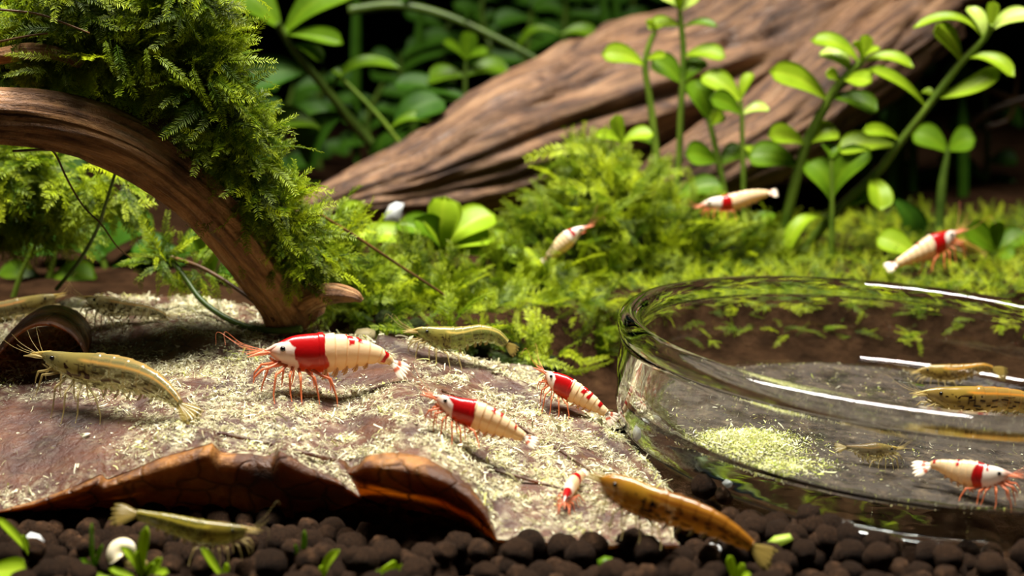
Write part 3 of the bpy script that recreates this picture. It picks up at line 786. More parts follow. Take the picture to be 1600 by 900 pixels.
# moss carpet on the bank behind the dish
root = empty('moss_carpet', (9, 35, 1.4)); tag(root, 'low bright moss carpet covering the soil bank behind the dish', 'moss')
pos, dirs, ups, ln, pick = [], [], [], [], []
while len(pos) < 3600:
    x = rng.uniform(-.5, 17); Y = rng.uniform(31.9, 42) if rng.random() < .7 else rng.uniform(31.5, 33.4)
    z = float(ground_z(x, Y)); 
    if z < .45 or (z < 1.0 and rng.random() < .75): continue
    p = np.array([x, Y, z + .12 * nz(x, Y, 8, .7) + rng.uniform(-.05, .12)])
    front = Y < 33
    pos.append(p); dirs.append(nrm(np.array([rng.normal(0, .7), rng.normal(-.5 if front else -.15, .5), .25 if front else .75]))); ups.append(nrm(np.array([rng.normal(0, .3), -.5, .8]))); ln.append(rng.uniform(.35, .75))
for i in rng.choice(len(pos), 60, replace=False): frond_obj(root, pos[i], pos[i] + dirs[i] * ln[i] * 1.3, ups[i], M['moss'])
moss_batch('frond_mass', root, pos, dirs, ups, ln, M['moss'], FT_S, .12)

# ------------------------------------------------------------------ leafy stem plants
def leaf_mesh(b, t, wpx, tilt=35, arch=.12, cup=.22, obov=.75, fold=0.0, nu=13, nv=9):
    ax = t - b; L = np.linalg.norm(ax); ax = ax / L; tocam = nrm(CAM - (b + t) / 2)
    side = nrm(np.cross(ax, tocam)); nm = np.cross(side, ax)
    if nm @ tocam < 0: side, nm = -side, -nm
    tilt = tilt * .6 + 24; a = math.radians(tilt); lo = side if side[2] < 0 else -side
    # tilt the blade so that its upper face turns to the light
    s2 = side * math.cos(a) + nm * math.sin(a) * (1 if side[2] < 0 else -1); n2 = nrm(np.cross(s2, ax))
    if n2[2] < 0 or (abs(n2[2]) < .1 and n2 @ tocam < 0): n2 = -n2
    upv = nrm(np.array([0, -.25, 1.0]) - ax * (np.array([0, -.25, 1.0]) @ ax))
    W = wpx * cmpx((b + t) / 2) / max(.45, math.cos(a)) / 2
    V, ve = [], []
    for i in range(nu):
        u = i / (nu - 1); pr = (u ** obov) * max(0, 1 - u ** 4.5) ** .5
        pr = pr / .8; pr = max(pr, .10 if u < .6 else .012)
        c = b + ax * L * u + upv * arch * L * 4 * u * (1 - u) * .9 - upv * arch * L * .6 * u ** 3
        for j in range(nv):
            v = 2 * j / (nv - 1) - 1
            off = W * pr * v; h = cup * W * pr * (v * v) + fold * W * pr * abs(v) - (.035 * W if j == nv // 2 else 0)
            V.append(c + s2 * off + n2 * h); ve.append(max(0, 1 - abs(v) * 3.4) * (1 - u * .6))
    V = np.array(V); F = grid_faces(nu, nv); N = len(V)
    V2 = np.vstack([V, V - n2 * .022]); F2 = F + [tuple(N + q for q in f[::-1]) for f in F]
    edge = [i * nv for i in range(nu)] + [(nu - 1) * nv + j for j in range(1, nv)] + [i * nv + nv - 1 for i in range(nu - 2, -1, -1)] + [j for j in range(nv - 2, 0, -1)]
    for k in range(len(edge)): p, q = edge[k], edge[(k + 1) % len(edge)]; F2.append((p, q, N + q, N + p))
    return V2, F2, np.r_[ve, ve]
def plant(name, label, stem, Y, wpx, leaves, lmat='leafA', smat='stem', group=None, extend=True, cat='plant'):
    Y0, Y1 = Y if isinstance(Y, tuple) else (Y, Y)
    sp = np.array([P(a, b, Y0 + (Y1 - Y0) * k / max(1, len(stem) - 1)) for k, (a, b) in enumerate(stem)])
    ys = [Y0 + (Y1 - Y0) * k / max(1, len(stem) - 1) for k in range(len(stem))]
    if extend:
        g = float(ground_z(sp[0][0], sp[0][1])) - .05; d = nrm(sp[0] - sp[1]) if len(sp) > 1 else np.array([0, 0, -1.])
        if sp[0][2] > g + .1:
            d = nrm(d + np.array([0, 0, -.6])); q = sp[0] + d * min(4, (sp[0][2] - g) / max(.25, -d[2])); q[2] = g
            sp = np.vstack([q, sp])
    root = empty(name, sp[0]); tag(root, label, cat, group)
    n = max(12, 6 * len(sp)); c = crom(sp, n); r = np.linspace(1, .62, n) * wpx / 2 * cmpx(sp[-1])
    V, F = tube(c, r, 10); mk('stem', V, F, M[smat], root)
    spx = np.array([proj(p) for p in c])
    for q in leaves:
        bx, by, tx, ty, w = q[:5]; kw = q[5] if len(q) > 5 else {}
        kw = dict(kw); dY = kw.pop('dY', float(rng.uniform(-.5, .3))); mt = kw.pop('m', lmat)
        k = int(np.argmin((spx[:, 0] - bx) ** 2 + (spx[:, 1] - by) ** 2)); Yb = c[k][1]
        b = P(bx, by, Yb)
        if np.linalg.norm(c[k] - b) < .35: b = c[k].copy()
        t = P(tx, ty, Yb + dY); kw.setdefault('tilt', float(rng.uniform(15, 45))); kw.setdefault('arch', float(rng.uniform(.05, .16)))
        V, F, ve = leaf_mesh(b, t, w, **kw)
        mk('leaf', V, F, M[mt], root, attrs={'vein': ve})
    return root
G_R = 'leafy stem plants beside the driftwood log'
D = lambda **k: k
plant('stem_plant', 'tall slanting stem plant with paired green leaves above the dish', [(1262, 384), (1310, 326), (1370, 270), (1405, 224), (1450, 166), (1500, 100), (1538, 60), (1550, 38)], (37, 35.6), 17,
      [(1550, 44, 1552, 2, 23, D(tilt=5, arch=0, dY=-.1)), (1540, 58, 1516, 8, 25, D(m='leafP', dY=.2, tilt=20)), (1550, 52, 1612, 18, 30, D(m='leafP', dY=-.3, tilt=30)), (1533, 60, 1431, 30, 15, D(arch=.22, tilt=50)),
       (1503, 96, 1466, 36, 34, D(tilt=12, dY=-.4)), (1506, 94, 1587, 112, 24, D(arch=.16, tilt=40, dY=-.6)), (1468, 160, 1566, 112, 34, D(arch=-.05, tilt=20)), (1450, 164, 1362, 102, 19, D(arch=.08, tilt=35)), (1466, 152, 1442, 140, 14),
       (1400, 226, 1308, 228, 40, D(arch=.08, tilt=25)), (1402, 222, 1350, 200, 22), (1310, 326, 1362, 300, 34, D(m='leafB')), (1350, 262, 1378, 324, 42, D(arch=.15, tilt=10, dY=-.8)), (1295, 345, 1222, 384, 24, D(arch=.3, tilt=40, dY=-.6))], 'leafA')
plant('stem_plant', 'upright stem plant with a whorl of rounded leaves beside the driftwood', [(1222, 378), (1236, 310), (1260, 225), (1290, 165), (1312, 130), (1346, 96)], (37.2, 36.6), 19,
      [(1348, 96, 1355, 54, 25, D(tilt=5, arch=0, dY=-.1)), (1341, 92, 1335, 63, 11), (1354, 92, 1373, 72, 11), (1342, 100, 1271, 56, 26, D(arch=.14, tilt=40)), (1345, 102, 1428, 97, 20, D(arch=.16, tilt=45)),
       (1328, 112, 1285, 76, 34, D(m='leafP', tilt=25)), (1304, 112, 1361, 126, 30, D(arch=.06, tilt=30, dY=-.7)), (1310, 128, 1292, 112, 18), (1293, 154, 1206, 106, 42, D(tilt=15, arch=.08)), (1302, 152, 1373, 168, 34, D(m='leafB', arch=.1)),
       (1264, 224, 1202, 208, 34, D(arch=.1)), (1262, 224, 1309, 202, 40, D(tilt=20)), (1252, 256, 1170, 240, 48, D(m='leafB', arch=.1, tilt=20))], 'leafA')
plant('stem_plant', 'short dark stem plant with two broad leaves between taller stems', [(1300, 340), (1300, 310), (1299, 246)], 36.6, 11,
      [(1300, 312, 1268, 248, 56, D(tilt=8, m='leafB')), (1301, 306, 1352, 228, 52, D(tilt=8, m='leafB')), (1300, 252, 1290, 222, 20), (1299, 250, 1312, 226, 16)], 'leafB', 'stem')
plant('stem_plant', 'dim stem plant with one broad rounded leaf against the black background', [(1468, 350), (1472, 290), (1482, 232)], 39, 15,
      [(1484, 238, 1428, 205, 44, D(tilt=20, arch=.1)), (1482, 236, 1522, 214, 46, D(tilt=25, arch=.1)), (1395, 310, 1432, 382, 52, D(m='leafD', tilt=5))], 'leafB', 'stemD')
plant('stem_plant', 'slender stem plant with one oval leaf in front of the log', [(1030, 300), (1024, 230), (1016, 160), (1008, 104), (1016, 66), (1024, 50)], 38, 14,
      [(1006, 104, 942, 80, 36, D(tilt=15, arch=.1)), (1010, 98, 1040, 84, 14), (1024, 52, 1012, 30, 12), (1026, 50, 1038, 34, 10), (1022, 230, 1000, 214, 16, D(m='leafB'))], 'leafA')
plant('stem_plant', 'tall straight stem plant topped by pale leaf tips in front of the log', [(1056, 310), (1062, 230), (1064, 170), (1068, 90), (1065, 45), (1062, 18)], 38, 13,
      [(1062, 18, 1034, -12, 22, D(m='leafP')), (1064, 18, 1092, -10, 22, D(m='leafP')), (1063, 16, 1062, -16, 20), (1064, 40, 1012, 38, 24, D(tilt=20)), (1068, 42, 1120, 36, 12, D(m='leafB', arch=.14)), (1072, 90, 1133, 84, 28, D(tilt=25, arch=.12)), (1066, 128, 1021, 90, 42, D(m='leafB', tilt=10)), (1068, 126, 1100, 92, 34, D(m='leafB', tilt=10))], 'leafA')
plant('stem_plant', 'young stem plant with broad dark cupped leaf in front of the log', [(1132, 310), (1122, 250), (1110, 196), (1104, 182)], 37.6, 13,
      [(1106, 188, 1084, 122, 50, D(m='leafB', tilt=8)), (1112, 186, 1148, 152, 34, D(tilt=15)), (1124, 256, 1072, 238, 42, D(m='leafB', tilt=15)), (1126, 256, 1166, 232, 38, D(m='leafB', tilt=15)), (1114, 200, 1132, 180, 20)], 'leafA')
plant('stem_plant', 'small stem plant with heart-like leaf pair and pale side leaf', [(1162, 300), (1160, 225), (1159, 180), (1157, 156)], 37.4, 10,
      [(1157, 158, 1099, 114, 40, D(tilt=15, arch=.1)), (1158, 156, 1173, 112, 21, D(tilt=10)), (1158, 178, 1201, 166, 20, D(m='leafP', tilt=30)), (1156, 178, 1112, 150, 34, D(m='leafB', tilt=15)), (1160, 230, 1188, 250, 22)], 'leafA')
plant('seedling', 'little three-leaved seedling on top of the moss mound', [(972, 262), (972, 240), (972, 222)], 36.2, 8,
      [(972, 224, 962, 180, 27, D(tilt=5, arch=0)), (970, 224, 932, 208, 19, D(tilt=30)), (974, 222, 1020, 206, 27, D(tilt=30))], 'leafA', extend=False)
plant('seedling', 'low seedling with broad rounded leaves at the log foot', [(1050, 345), (1052, 325), (1056, 312)], 37, 9,
      [(1056, 312, 1128, 286, 40, D(tilt=15)), (1052, 325, 1022, 306, 34, D(tilt=15, m='leafB')), (1054, 330, 1090, 312, 28, D(m='leafB'))], 'leafB', extend=False)
plant('seedling', 'seedling with a bent bright leaf at the edge of the moss carpet', [(1178, 400), (1176, 380), (1180, 368)], 36.6, 8,
      [(1180, 368, 1214, 346, 22, D(arch=.2)), (1178, 372, 1160, 352, 20), (1180, 374, 1206, 330, 30, D(m='leafB'))], 'leafA', extend=False)
plant('seedling', 'seedling with one round bright leaf behind the red-banded shrimp', [(1436, 420), (1436, 408), (1434, 396)], 35.2, 8,
      [(1436, 400, 1371, 368, 46, D(tilt=10, arch=.06, dY=.2)), (1434, 404, 1450, 386, 16)], 'leafA', extend=False)
plant('seedling', 'dim seedling with three round olive leaves on the moss carpet', [(1556, 420), (1556, 405), (1556, 392)], 36.4, 8,
      [(1552, 396, 1512, 352, 42, D(m='leafB', tilt=5)), (1556, 394, 1558, 345, 26, D(tilt=5)), (1558, 398, 1604, 362, 44, D(m='leafB', tilt=8)), (1556, 400, 1585, 398, 24, D(m='leafB'))], 'leafB', extend=False)
plant('rosette_plant', 'rosette plant with big round pale green leaves behind the moss', [(690, 420), (690, 400), (692, 388)], 33.8, 12,
      [(690, 388, 694, 308, 62, D(tilt=10, arch=.1)), (694, 388, 770, 330, 58, D(tilt=20)), (696, 390, 776, 366, 40, D(tilt=35)), (688, 390, 622, 344, 46, D(tilt=15, m='leafB', fold=.3)), (692, 392, 820, 384, 40, D(tilt=30)), (686, 392, 650, 338, 40, D(tilt=10, m='leafB', fold=.4)),
       (694, 394, 850, 408, 34, D(tilt=35)), (684, 394, 560, 362, 40, D(tilt=25)), (690, 390, 668, 334, 34)], 'leafA', extend=False)
plant('seedling', 'seedling with one broad upright leaf beside the log tip', [(556, 372), (552, 360), (548, 350)], 35.5, 9,
      [(548, 352, 552, 312, 46, D(tilt=10, arch=.08)), (550, 356, 528, 340, 18)], 'leafA', extend=False)
# left background
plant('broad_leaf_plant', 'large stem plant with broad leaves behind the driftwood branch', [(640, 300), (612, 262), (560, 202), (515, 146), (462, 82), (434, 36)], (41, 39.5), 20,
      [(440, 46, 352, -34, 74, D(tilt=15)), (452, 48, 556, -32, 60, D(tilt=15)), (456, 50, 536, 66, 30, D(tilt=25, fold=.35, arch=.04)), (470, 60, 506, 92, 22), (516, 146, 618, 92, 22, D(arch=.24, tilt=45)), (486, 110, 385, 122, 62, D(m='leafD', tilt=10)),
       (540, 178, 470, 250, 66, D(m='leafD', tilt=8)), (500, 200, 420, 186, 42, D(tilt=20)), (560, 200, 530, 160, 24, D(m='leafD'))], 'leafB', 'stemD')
plant('broad_leaf_plant', 'thin yellowish stem plant with arching leaf near the log tip', [(640, 250), (604, 196), (570, 158), (536, 124)], 40, 9,
      [(606, 206, 674, 180, 18, D(arch=.16)), (606, 202, 588, 262, 26, D(m='leafD')), (612, 214, 690, 150, 60, D(m='leafD', tilt=8)), (538, 126, 520, 108, 14)], 'leafB', 'stem')
plant('stem_plant', 'small dim stem plant with bright top leaf behind the log', [(728, 210), (727, 160), (727, 120), (728, 94)], 43, 10,
      [(728, 98, 733, 48, 32, D(tilt=5, arch=0)), (724, 94, 694, 62, 15), (731, 94, 762, 78, 15), (725, 122, 666, 120, 34, D(tilt=25)), (731, 126, 796, 104, 36, D(tilt=25)), (724, 150, 680, 150, 40, D(m='leafD')), (732, 152, 790, 152, 44, D(m='leafD')), (722, 148, 616, 126, 36, D(m='leafD'))], 'leafB', 'stemD')
plant('trailing_stem', 'long dark green stem arching across the background', [(545, 16), (620, 8), (700, 26), (800, 72), (870, 112)], 44, 16, [(620, 10, 640, -12, 16), (720, 32, 740, 14, 14, D(m='leafD'))], 'leafD', 'stemD', extend=False)
plant('stem_plant', 'dim stem plant with one drooping round leaf above the log', [(900, 130), (890, 90), (876, 54)], 46, 10,
      [(878, 52, 938, 56, 26, D(arch=.18, tilt=35)), (876, 54, 802, 74, 16, D(arch=.3, tilt=45)), (888, 84, 856, 100, 30, D(m='leafD')), (890, 90, 916, 84, 26, D(m='leafD'))], 'leafB', 'stemD')
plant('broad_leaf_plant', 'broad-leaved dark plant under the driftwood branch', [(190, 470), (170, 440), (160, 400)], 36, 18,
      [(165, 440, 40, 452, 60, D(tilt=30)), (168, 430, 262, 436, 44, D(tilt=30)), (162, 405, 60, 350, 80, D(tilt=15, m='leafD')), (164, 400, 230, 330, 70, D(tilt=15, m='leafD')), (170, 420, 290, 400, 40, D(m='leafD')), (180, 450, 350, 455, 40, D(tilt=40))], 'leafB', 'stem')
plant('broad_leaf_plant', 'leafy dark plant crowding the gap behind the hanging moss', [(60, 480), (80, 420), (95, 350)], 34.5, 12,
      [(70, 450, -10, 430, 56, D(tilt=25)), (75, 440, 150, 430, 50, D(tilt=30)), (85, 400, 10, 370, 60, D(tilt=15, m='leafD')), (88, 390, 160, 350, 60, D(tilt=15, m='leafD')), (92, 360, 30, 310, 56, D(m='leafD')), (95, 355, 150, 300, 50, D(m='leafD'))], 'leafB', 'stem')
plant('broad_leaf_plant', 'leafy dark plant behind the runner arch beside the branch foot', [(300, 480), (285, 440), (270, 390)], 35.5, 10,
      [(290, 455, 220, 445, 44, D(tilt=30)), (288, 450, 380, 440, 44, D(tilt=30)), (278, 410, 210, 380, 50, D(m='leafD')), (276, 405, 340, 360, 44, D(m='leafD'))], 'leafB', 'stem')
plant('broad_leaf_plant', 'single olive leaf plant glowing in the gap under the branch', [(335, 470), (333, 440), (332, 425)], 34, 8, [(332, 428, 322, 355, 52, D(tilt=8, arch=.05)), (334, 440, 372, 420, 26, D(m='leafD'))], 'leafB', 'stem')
plant('stem_plant', 'thin pale-stemmed plant rising behind the big leaf near the curled leaf', [(18, 474), (36, 420), (60, 370), (78, 320)], 32.5, 9, [(30, 430, 70, 380, 12, D(m='leafB')), (50, 390, 10, 330, 12, D(m='leafB')), (62, 366, 112, 300, 12, D(m='leafB'))], 'leafB', 'stem', cat='plant')
# dark filler plants far back
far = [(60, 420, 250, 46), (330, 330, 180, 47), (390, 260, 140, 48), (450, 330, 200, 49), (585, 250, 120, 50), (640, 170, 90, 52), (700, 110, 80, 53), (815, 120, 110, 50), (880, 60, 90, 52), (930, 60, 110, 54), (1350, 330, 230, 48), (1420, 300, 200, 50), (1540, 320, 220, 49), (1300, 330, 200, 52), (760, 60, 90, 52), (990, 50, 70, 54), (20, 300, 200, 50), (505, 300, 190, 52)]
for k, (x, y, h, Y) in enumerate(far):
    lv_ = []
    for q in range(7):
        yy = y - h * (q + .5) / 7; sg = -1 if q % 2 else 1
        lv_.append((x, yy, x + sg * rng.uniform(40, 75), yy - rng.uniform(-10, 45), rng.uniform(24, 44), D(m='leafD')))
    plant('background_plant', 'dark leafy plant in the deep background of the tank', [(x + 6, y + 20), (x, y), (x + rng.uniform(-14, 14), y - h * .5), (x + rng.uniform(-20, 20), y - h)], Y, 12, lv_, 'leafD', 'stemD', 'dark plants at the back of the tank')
# grass blades at the back
for k, (x, y0, y1, Y) in enumerate([(905, 90, -30, 52), (925, 100, -30, 53), (950, 90, -30, 51), (880, 80, -30, 54), (965, 70, -20, 52), (1385, 300, 80, 45), (1400, 330, 110, 46), (1425, 240, 60, 47), (1360, 330, 140, 46), (560, 110, -20, 50), (650, 160, 0, 52), (1500, 300, 130, 46)]):
    root = empty('grass_blade', P(x, y0, Y)); tag(root, 'dim upright grass blade in the dark background', 'grass', 'grass blades at the back of the tank')
    V, F, ve = leaf_mesh(P(x + rng.uniform(-8, 8), y0 + 150, Y), P(x + rng.uniform(-14, 14), y1, Y), 15, tilt=10, arch=.02, obov=.25, nu=20, nv=5); mk('blade', V, F, M['leafD'], root, attrs={'vein': ve})
# pale twigs and stones at the right background
for k, (pts, w_) in enumerate((([(1500, 210), (1545, 175), (1610, 150)], 14), ([(1520, 130), (1570, 150), (1620, 175)], 10), ([(1540, 200), (1580, 180), (1590, 110)], 9))):
    V, F = tube(crom([P(a, b, 47) for a, b in pts], 20), np.linspace(1, .6, 20) * w_ / 2 * .0195, 8)
    tag(mk('root_twig', V, F, M['twig']), 'pale root twig in the dark background beyond the stem plants', 'twig', 'pale roots in the dark background')

# ------------------------------------------------------------------ twigs and runners
def twig(name, label, pts, Y, w0, w1, mat='twig', cat='twig'):
    Y0, Y1 = Y if isinstance(Y, tuple) else (Y, Y); n = len(pts)
    c = crom([P(a, b, Y0 + (Y1 - Y0) * k / (n - 1)) for k, (a, b) in enumerate(pts)], 36); V, F = tube(c, np.linspace(w0, w1, 36) / 2 * cmpx(c[0]), 8)
    return tag(mk(name, V, F, M[mat]), label, cat)
twig('runner_stem', 'dark bare runner arching from the sprig down to the branch foot', [(262, 398), (288, 432), (312, 466), (345, 492), (385, 510), (430, 517), (470, 514)], (29.5, 27.9), 8, 11, 'stemD', 'stem')
twig('runner_stem', 'thin brown runner sloping down beneath the branch', [(268, 402), (310, 416), (350, 438), (390, 466), (430, 500)], (29.4, 28.2), 7, 6, 'twig', 'stem')
twig('rootlet', 'fine orange rootlet hanging from the branch underside', [(20, 236), (70, 234), (86, 240), (105, 280), (130, 322), (158, 350), (182, 384), (205, 404)], (26.4, 28.8), 4, 2.5)
twig('rootlet', 'dark thin stalk slanting down from the hanging moss to the leaf edge', [(180, 270), (164, 322), (150, 362), (122, 410), (88, 452)], (28.6, 30.6), 5, 7, 'stemD')
twig('rootlet', 'golden bare moss stem crossing to the cushion', [(-30, 12), (0, 15), (60, 22), (105, 38), (140, 52)], (26.6, 26.4), 4, 3)
twig('rootlet', 'thin reddish moss stem above the thin branch', [(-30, 72), (0, 65), (45, 56), (75, 52)], (26.7, 26.6), 3.5, 3)
twig('rootlet', 'brown bare stem running down the moss mound', [(500, 335), (560, 372), (620, 412), (690, 458), (705, 472)], (29.2, 30.4), 5, 4)
twig('rootlet', 'hair-thin brown rootlet lying on the crumbs', [(345, 500), (375, 528), (402, 552), (440, 560)], (28.6, 27.2), 2, 1.5)
# clear rod added in the dish to stand in for a bright reflection
V, F = tube([P(1398, 598, 29.4), P(1446, 606, 28.9)], .07, 12)
tag(mk('glint_rod', V, F, M['glass']), 'short clear rod added in the glass dish in place of a bright reflection', 'rod')

# ------------------------------------------------------------------ shrimps
RED = np.array(lin(172, 14, 16)[:3]); ORG = np.array(lin(214, 84, 26)[:3]); CRM = np.array(lin(240, 208, 150)[:3]); WHT = np.array(lin(240, 228, 212)[:3])
CE = .44
def crystal_pat(bands, headred=False, seed=0):
    def f(s, ph, p, ven):
        # ph: 0 back .. 1 belly
        n = .035 * noise.noise(Vector((p[0] * 5 + seed, p[1] * 5, p[2] * 5))) + .012 * noise.noise(Vector((p[0] * 14, p[1] * 14, p[2] * 14 + seed)))
        c = CRM * .75 + WHT * .25 if s > .42 else WHT
        c = c * (1 - .5 * ven) + np.array(lin(226, 160, 84)[:3]) * .5 * ven
        if s > .4: c = c * (1 - .45 * sst(.45, .95, ph)) + np.array(lin(244, 196, 104)[:3]) * .45 * sst(.45, .95, ph)
        if s < .22: 
            k = .55 * sst(.6, .9, ph) + .5 * (1 - sst(.03, .09, s)); c = c * (1 - min(.7, k)) + np.array(lin(232, 140, 84)[:3]) * min(.7, k)
        for bi, (a, b, lo, hi) in enumerate(bands):
            if bi == 0 and b - a > .15:
                a = a - .13 * (1 - min(1, ph / .36)) ** .8 + .02 * sst(.5, .9, ph); b = b + .028 * math.sin(math.pi * ph) - .018
            k = sst(-.006, .006, s + n - a - .02 * ph) * (1 - sst(-.006, .006, s + n - b)) * (1 - sst(-.03, .03, ph + 2 * n - hi)) * sst(-.03, .03, ph + 2 * n - lo + .001 + (.1 if lo <= 0 else 0))
            r = RED * (1 - sst(.45, .95, ph)) + ORG * sst(.45, .95, ph)
            c = c * (1 - k) + r * k
        return (*c, 1.0)
    return f
def amano_pat(base, alpha, line, seed=0, dark=1.0):
    b0 = np.array(lin(*base)[:3]); ln = np.array(lin(*line)[:3]); dk = np.array(lin(50, 30, 16)[:3]); gut = np.array(lin(168, 140, 40)[:3])
    def f(s, ph, p, ven):
        n = noise.noise(Vector((s * 9 + seed, ph * 3, 0))); c = b0 * (.62 + .16 * n); a = alpha * 1.12; kv = ven * .25 * (s > CE); c = c * (1 - kv) + ln * kv; a += kv * .5
        if s < .42 and ph < .75:
            k = sst(.08, .2, s) * (1 - sst(.34, .42, s)) * (1 - sst(.55, .8, ph)); c = c * (1 - .35 * k) + gut * .35 * k; a += .14 * k
        k = math.exp(-((ph - .27 + .03 * math.sin(s * 9)) / .035) ** 2) * sst(.28, .36, s); c = c * (1 - k) + ln * k; a += .45 * k
        k = math.exp(-((ph - .03) / .05) ** 2) * sst(.3, .5, s) * .6; c = c * (1 - k) + ln * k; a += .2 * k
        d = 0
        for row, (pc, w_, fr) in enumerate(((.47, .026, 24), (.60, .034, 20), (.68, .030, 17), (.38, .014, 13))):
            on = .32 * math.sin(s * fr * 3.1 + row * 2.1 + seed) + .9 * noise.noise(Vector((s * fr * .5 + seed * 3.13 + row * 11.3, row * 5.37 + .4, seed * .71 + .3))) 
            d = max(d, math.exp(-((ph - pc - .02 * math.sin(s * 30 + row)) / w_) ** 2) * sst(.08, .22, on) * sst(.16, .3, s))
        if s < .42:
            on = noise.noise(Vector((s * 34 + seed, ph * 15, seed * 2.13 + .45))); d = max(d, sst(.28, .4, on) * sst(.1, .16, s) * sst(.25, .4, ph))
            for c0 in (.3, .345): d = max(d, .85 * math.exp(-((s - c0 + .22 * (ph - .5) ** 2 - .03 * (1 - ph)) / .008) ** 2) * sst(.3, .38, ph) * (1 - sst(.52, .6, ph)))
        d *= dark; c = c * (1 - d) + dk * d; a += .5 * d
        return (*c, min(1, a))
    return f
def shrimp(name, label, group, spine, rost, fan, Yh, Yt, pat, kind='crystal', legs=True, ant=1.0, wf=.62, detail=1.0, eye_s=.105, legk=1.0, fanw=1.0, ground=True):
    cr = name == 'banded_shrimp'; sm = M['shell'] if cr else M['clear']; lm = M['legR'] if cr else M['legA']; am = M['antR'] if cr else M['antA']
    ns, nph = (int(190 * detail), int(72 * detail) // 2 * 2) if cr else (int(190 * detail), int(92 * detail) // 2 * 2)
    sp = np.array(spine, float); d0 = sp[0, :2] - sp[1, :2]
    sp = np.vstack([[*(sp[0, :2] + d0 / (np.linalg.norm(d0) + 1e-6) * sp[0, 2] * .9), sp[0, 2] * .2], sp])
    c = crom(sp, ns); arc = np.r_[0, np.cumsum(np.linalg.norm(np.diff(c[:, :2], axis=0), axis=1))]; sv = arc / arc[-1]
    for _ in range(24 if ground else 0):          # keep the belly clear of what the shrimp stands on
        pts = np.array([P(a, b, Yh + (Yt - Yh) * s) for (a, b, h), s in zip(c[::8], sv[::8])])
        if max(drop(p[0], p[1], p[2] + 3) + .03 - (p[2] - h * cmpx(p)) for p, h in zip(pts, c[::8, 2])) <= 0: break
        Yh -= .1; Yt -= .1
    pts = np.array([P(a, b, Yh + (Yt - Yh) * s) for (a, b, h), s in zip(c, sv)]); H = np.array([max(.3, h) * cmpx(p) for (a, b, h), p in zip(c, pts)])
    T = np.gradient(pts, axis=0); T /= np.linalg.norm(T, axis=1)[:, None]
    T2 = np.stack([np.convolve(np.pad(T[:, k], 4, 'edge'), np.ones(9) / 9, 'valid') for k in range(3)], -1); T = T2 / np.linalg.norm(T2, axis=1)[:, None]
    Lt = np.array([nrm(np.cross(t, (0, 0, 1.0))) for t in T]); Up = np.cross(Lt, T)
    V, C = [], []
    for i in range(ns):
        s = sv[i]; h = H[i]; seg = 0; k = 1.0
        if s > CE:
            x = (s - CE) / (1 - CE) * 6.2; fx = x - math.floor(x); k = 1 + (.09 if cr else .045) * (fx - .5) * (1 if s < .97 else 0); seg = math.exp(-((fx - .95) / .06) ** 2) + math.exp(-((fx + .05) / .06) ** 2)
        elif s > CE - .04: k = 1.045
        for j in range(nph):
            w = 2 * math.pi * j / nph; cu, cl = math.cos(w), math.sin(w); ph = abs((w if w <= math.pi else 2 * math.pi - w)) / math.pi
            kk = k
            if s > CE and ph > .6: kk *= 1 + .16 * abs(math.sin(((s - CE) / (1 - CE) * 6.2) * math.pi)) * (ph - .6) / .4 - .08 * (ph - .6) / .4
            wid = wf * (1 if cu > 0 else (1 - .35 * (cu * cu) if s < .4 else 1 - .5 * cu * cu))
            p = pts[i] + Up[i] * cu * h * kk * (1 if cu > 0 else .98) + Lt[i] * cl * h * wid * kk
            V.append(p); C.append(pat(s, ph, p - pts[0], min(1, seg)))
    F = grid_faces(ns, nph, True); F.append(tuple(range(nph - 1, -1, -1))); F.append(tuple((ns - 1) * nph + j for j in range(nph)))
    hm = H.max(); mid = pts[int(ns * .3)]
    gz = drop(mid[0], mid[1], mid[2]) if ground else mid[2] - hm * 1.6
    root = empty(name, (mid[0], mid[1], max(gz, mid[2] - hm * 3))); tag(root, label, 'shrimp', group)
    V = np.array(V); C = np.array(C); mk('body', V, F, sm, root, attrs={'pat': C})
    at = lambda s: min(ns - 1, int(np.searchsorted(sv, s)))
    hc = lambda rgb, a: {'pat': None}
    def paint(Vn, rgba): return {'pat': np.tile(np.array(rgba, float), (len(Vn), 1))}
    headc = (*(WHT * .6 + ORG * .4), 1) if cr else (*np.array(lin(196, 172, 96)[:3]), .8)
    # rostrum
    i0 = at(.02); i1 = at(.16); rt = P(rost[0], rost[1], Yh - (Yt - Yh) * .04)
    q = crom([pts[i1] + Up[i1] * H[i1] * .8, pts[i0] + Up[i0] * H[i0] * .7, rt], 16); V, F = tube(q, np.interp(np.linspace(0, 1, 16), [0, .4, 1], [.02, .15, .02]) * hm, 8); mk('rostrum', V, F, sm, root, attrs=paint(V, headc))
    # eyes on short stalks
    ie = at(eye_s)
    for sg in (-1, 1):
        ec = pts[ie] + Up[ie] * H[ie] * .42 + Lt[ie] * sg * (H[ie] * wf * .9 + hm * .05); er = hm * .135
        q = [pts[ie] + Up[ie] * H[ie] * .35 + Lt[ie] * sg * H[ie] * wf * .5, ec - Lt[ie] * sg * er * .5]; v, f = tube(q, [er * .9, er * .95], 10); es = mk('eye_stalk', v, f, sm, root, attrs=paint(v, headc)); v, f = sphere(ec, er, 10, 14); mk('eye', v, f, M['eye'], es)
    # antennal scales, antennules and feelers
    fw = nrm(rt - pts[i1]); 
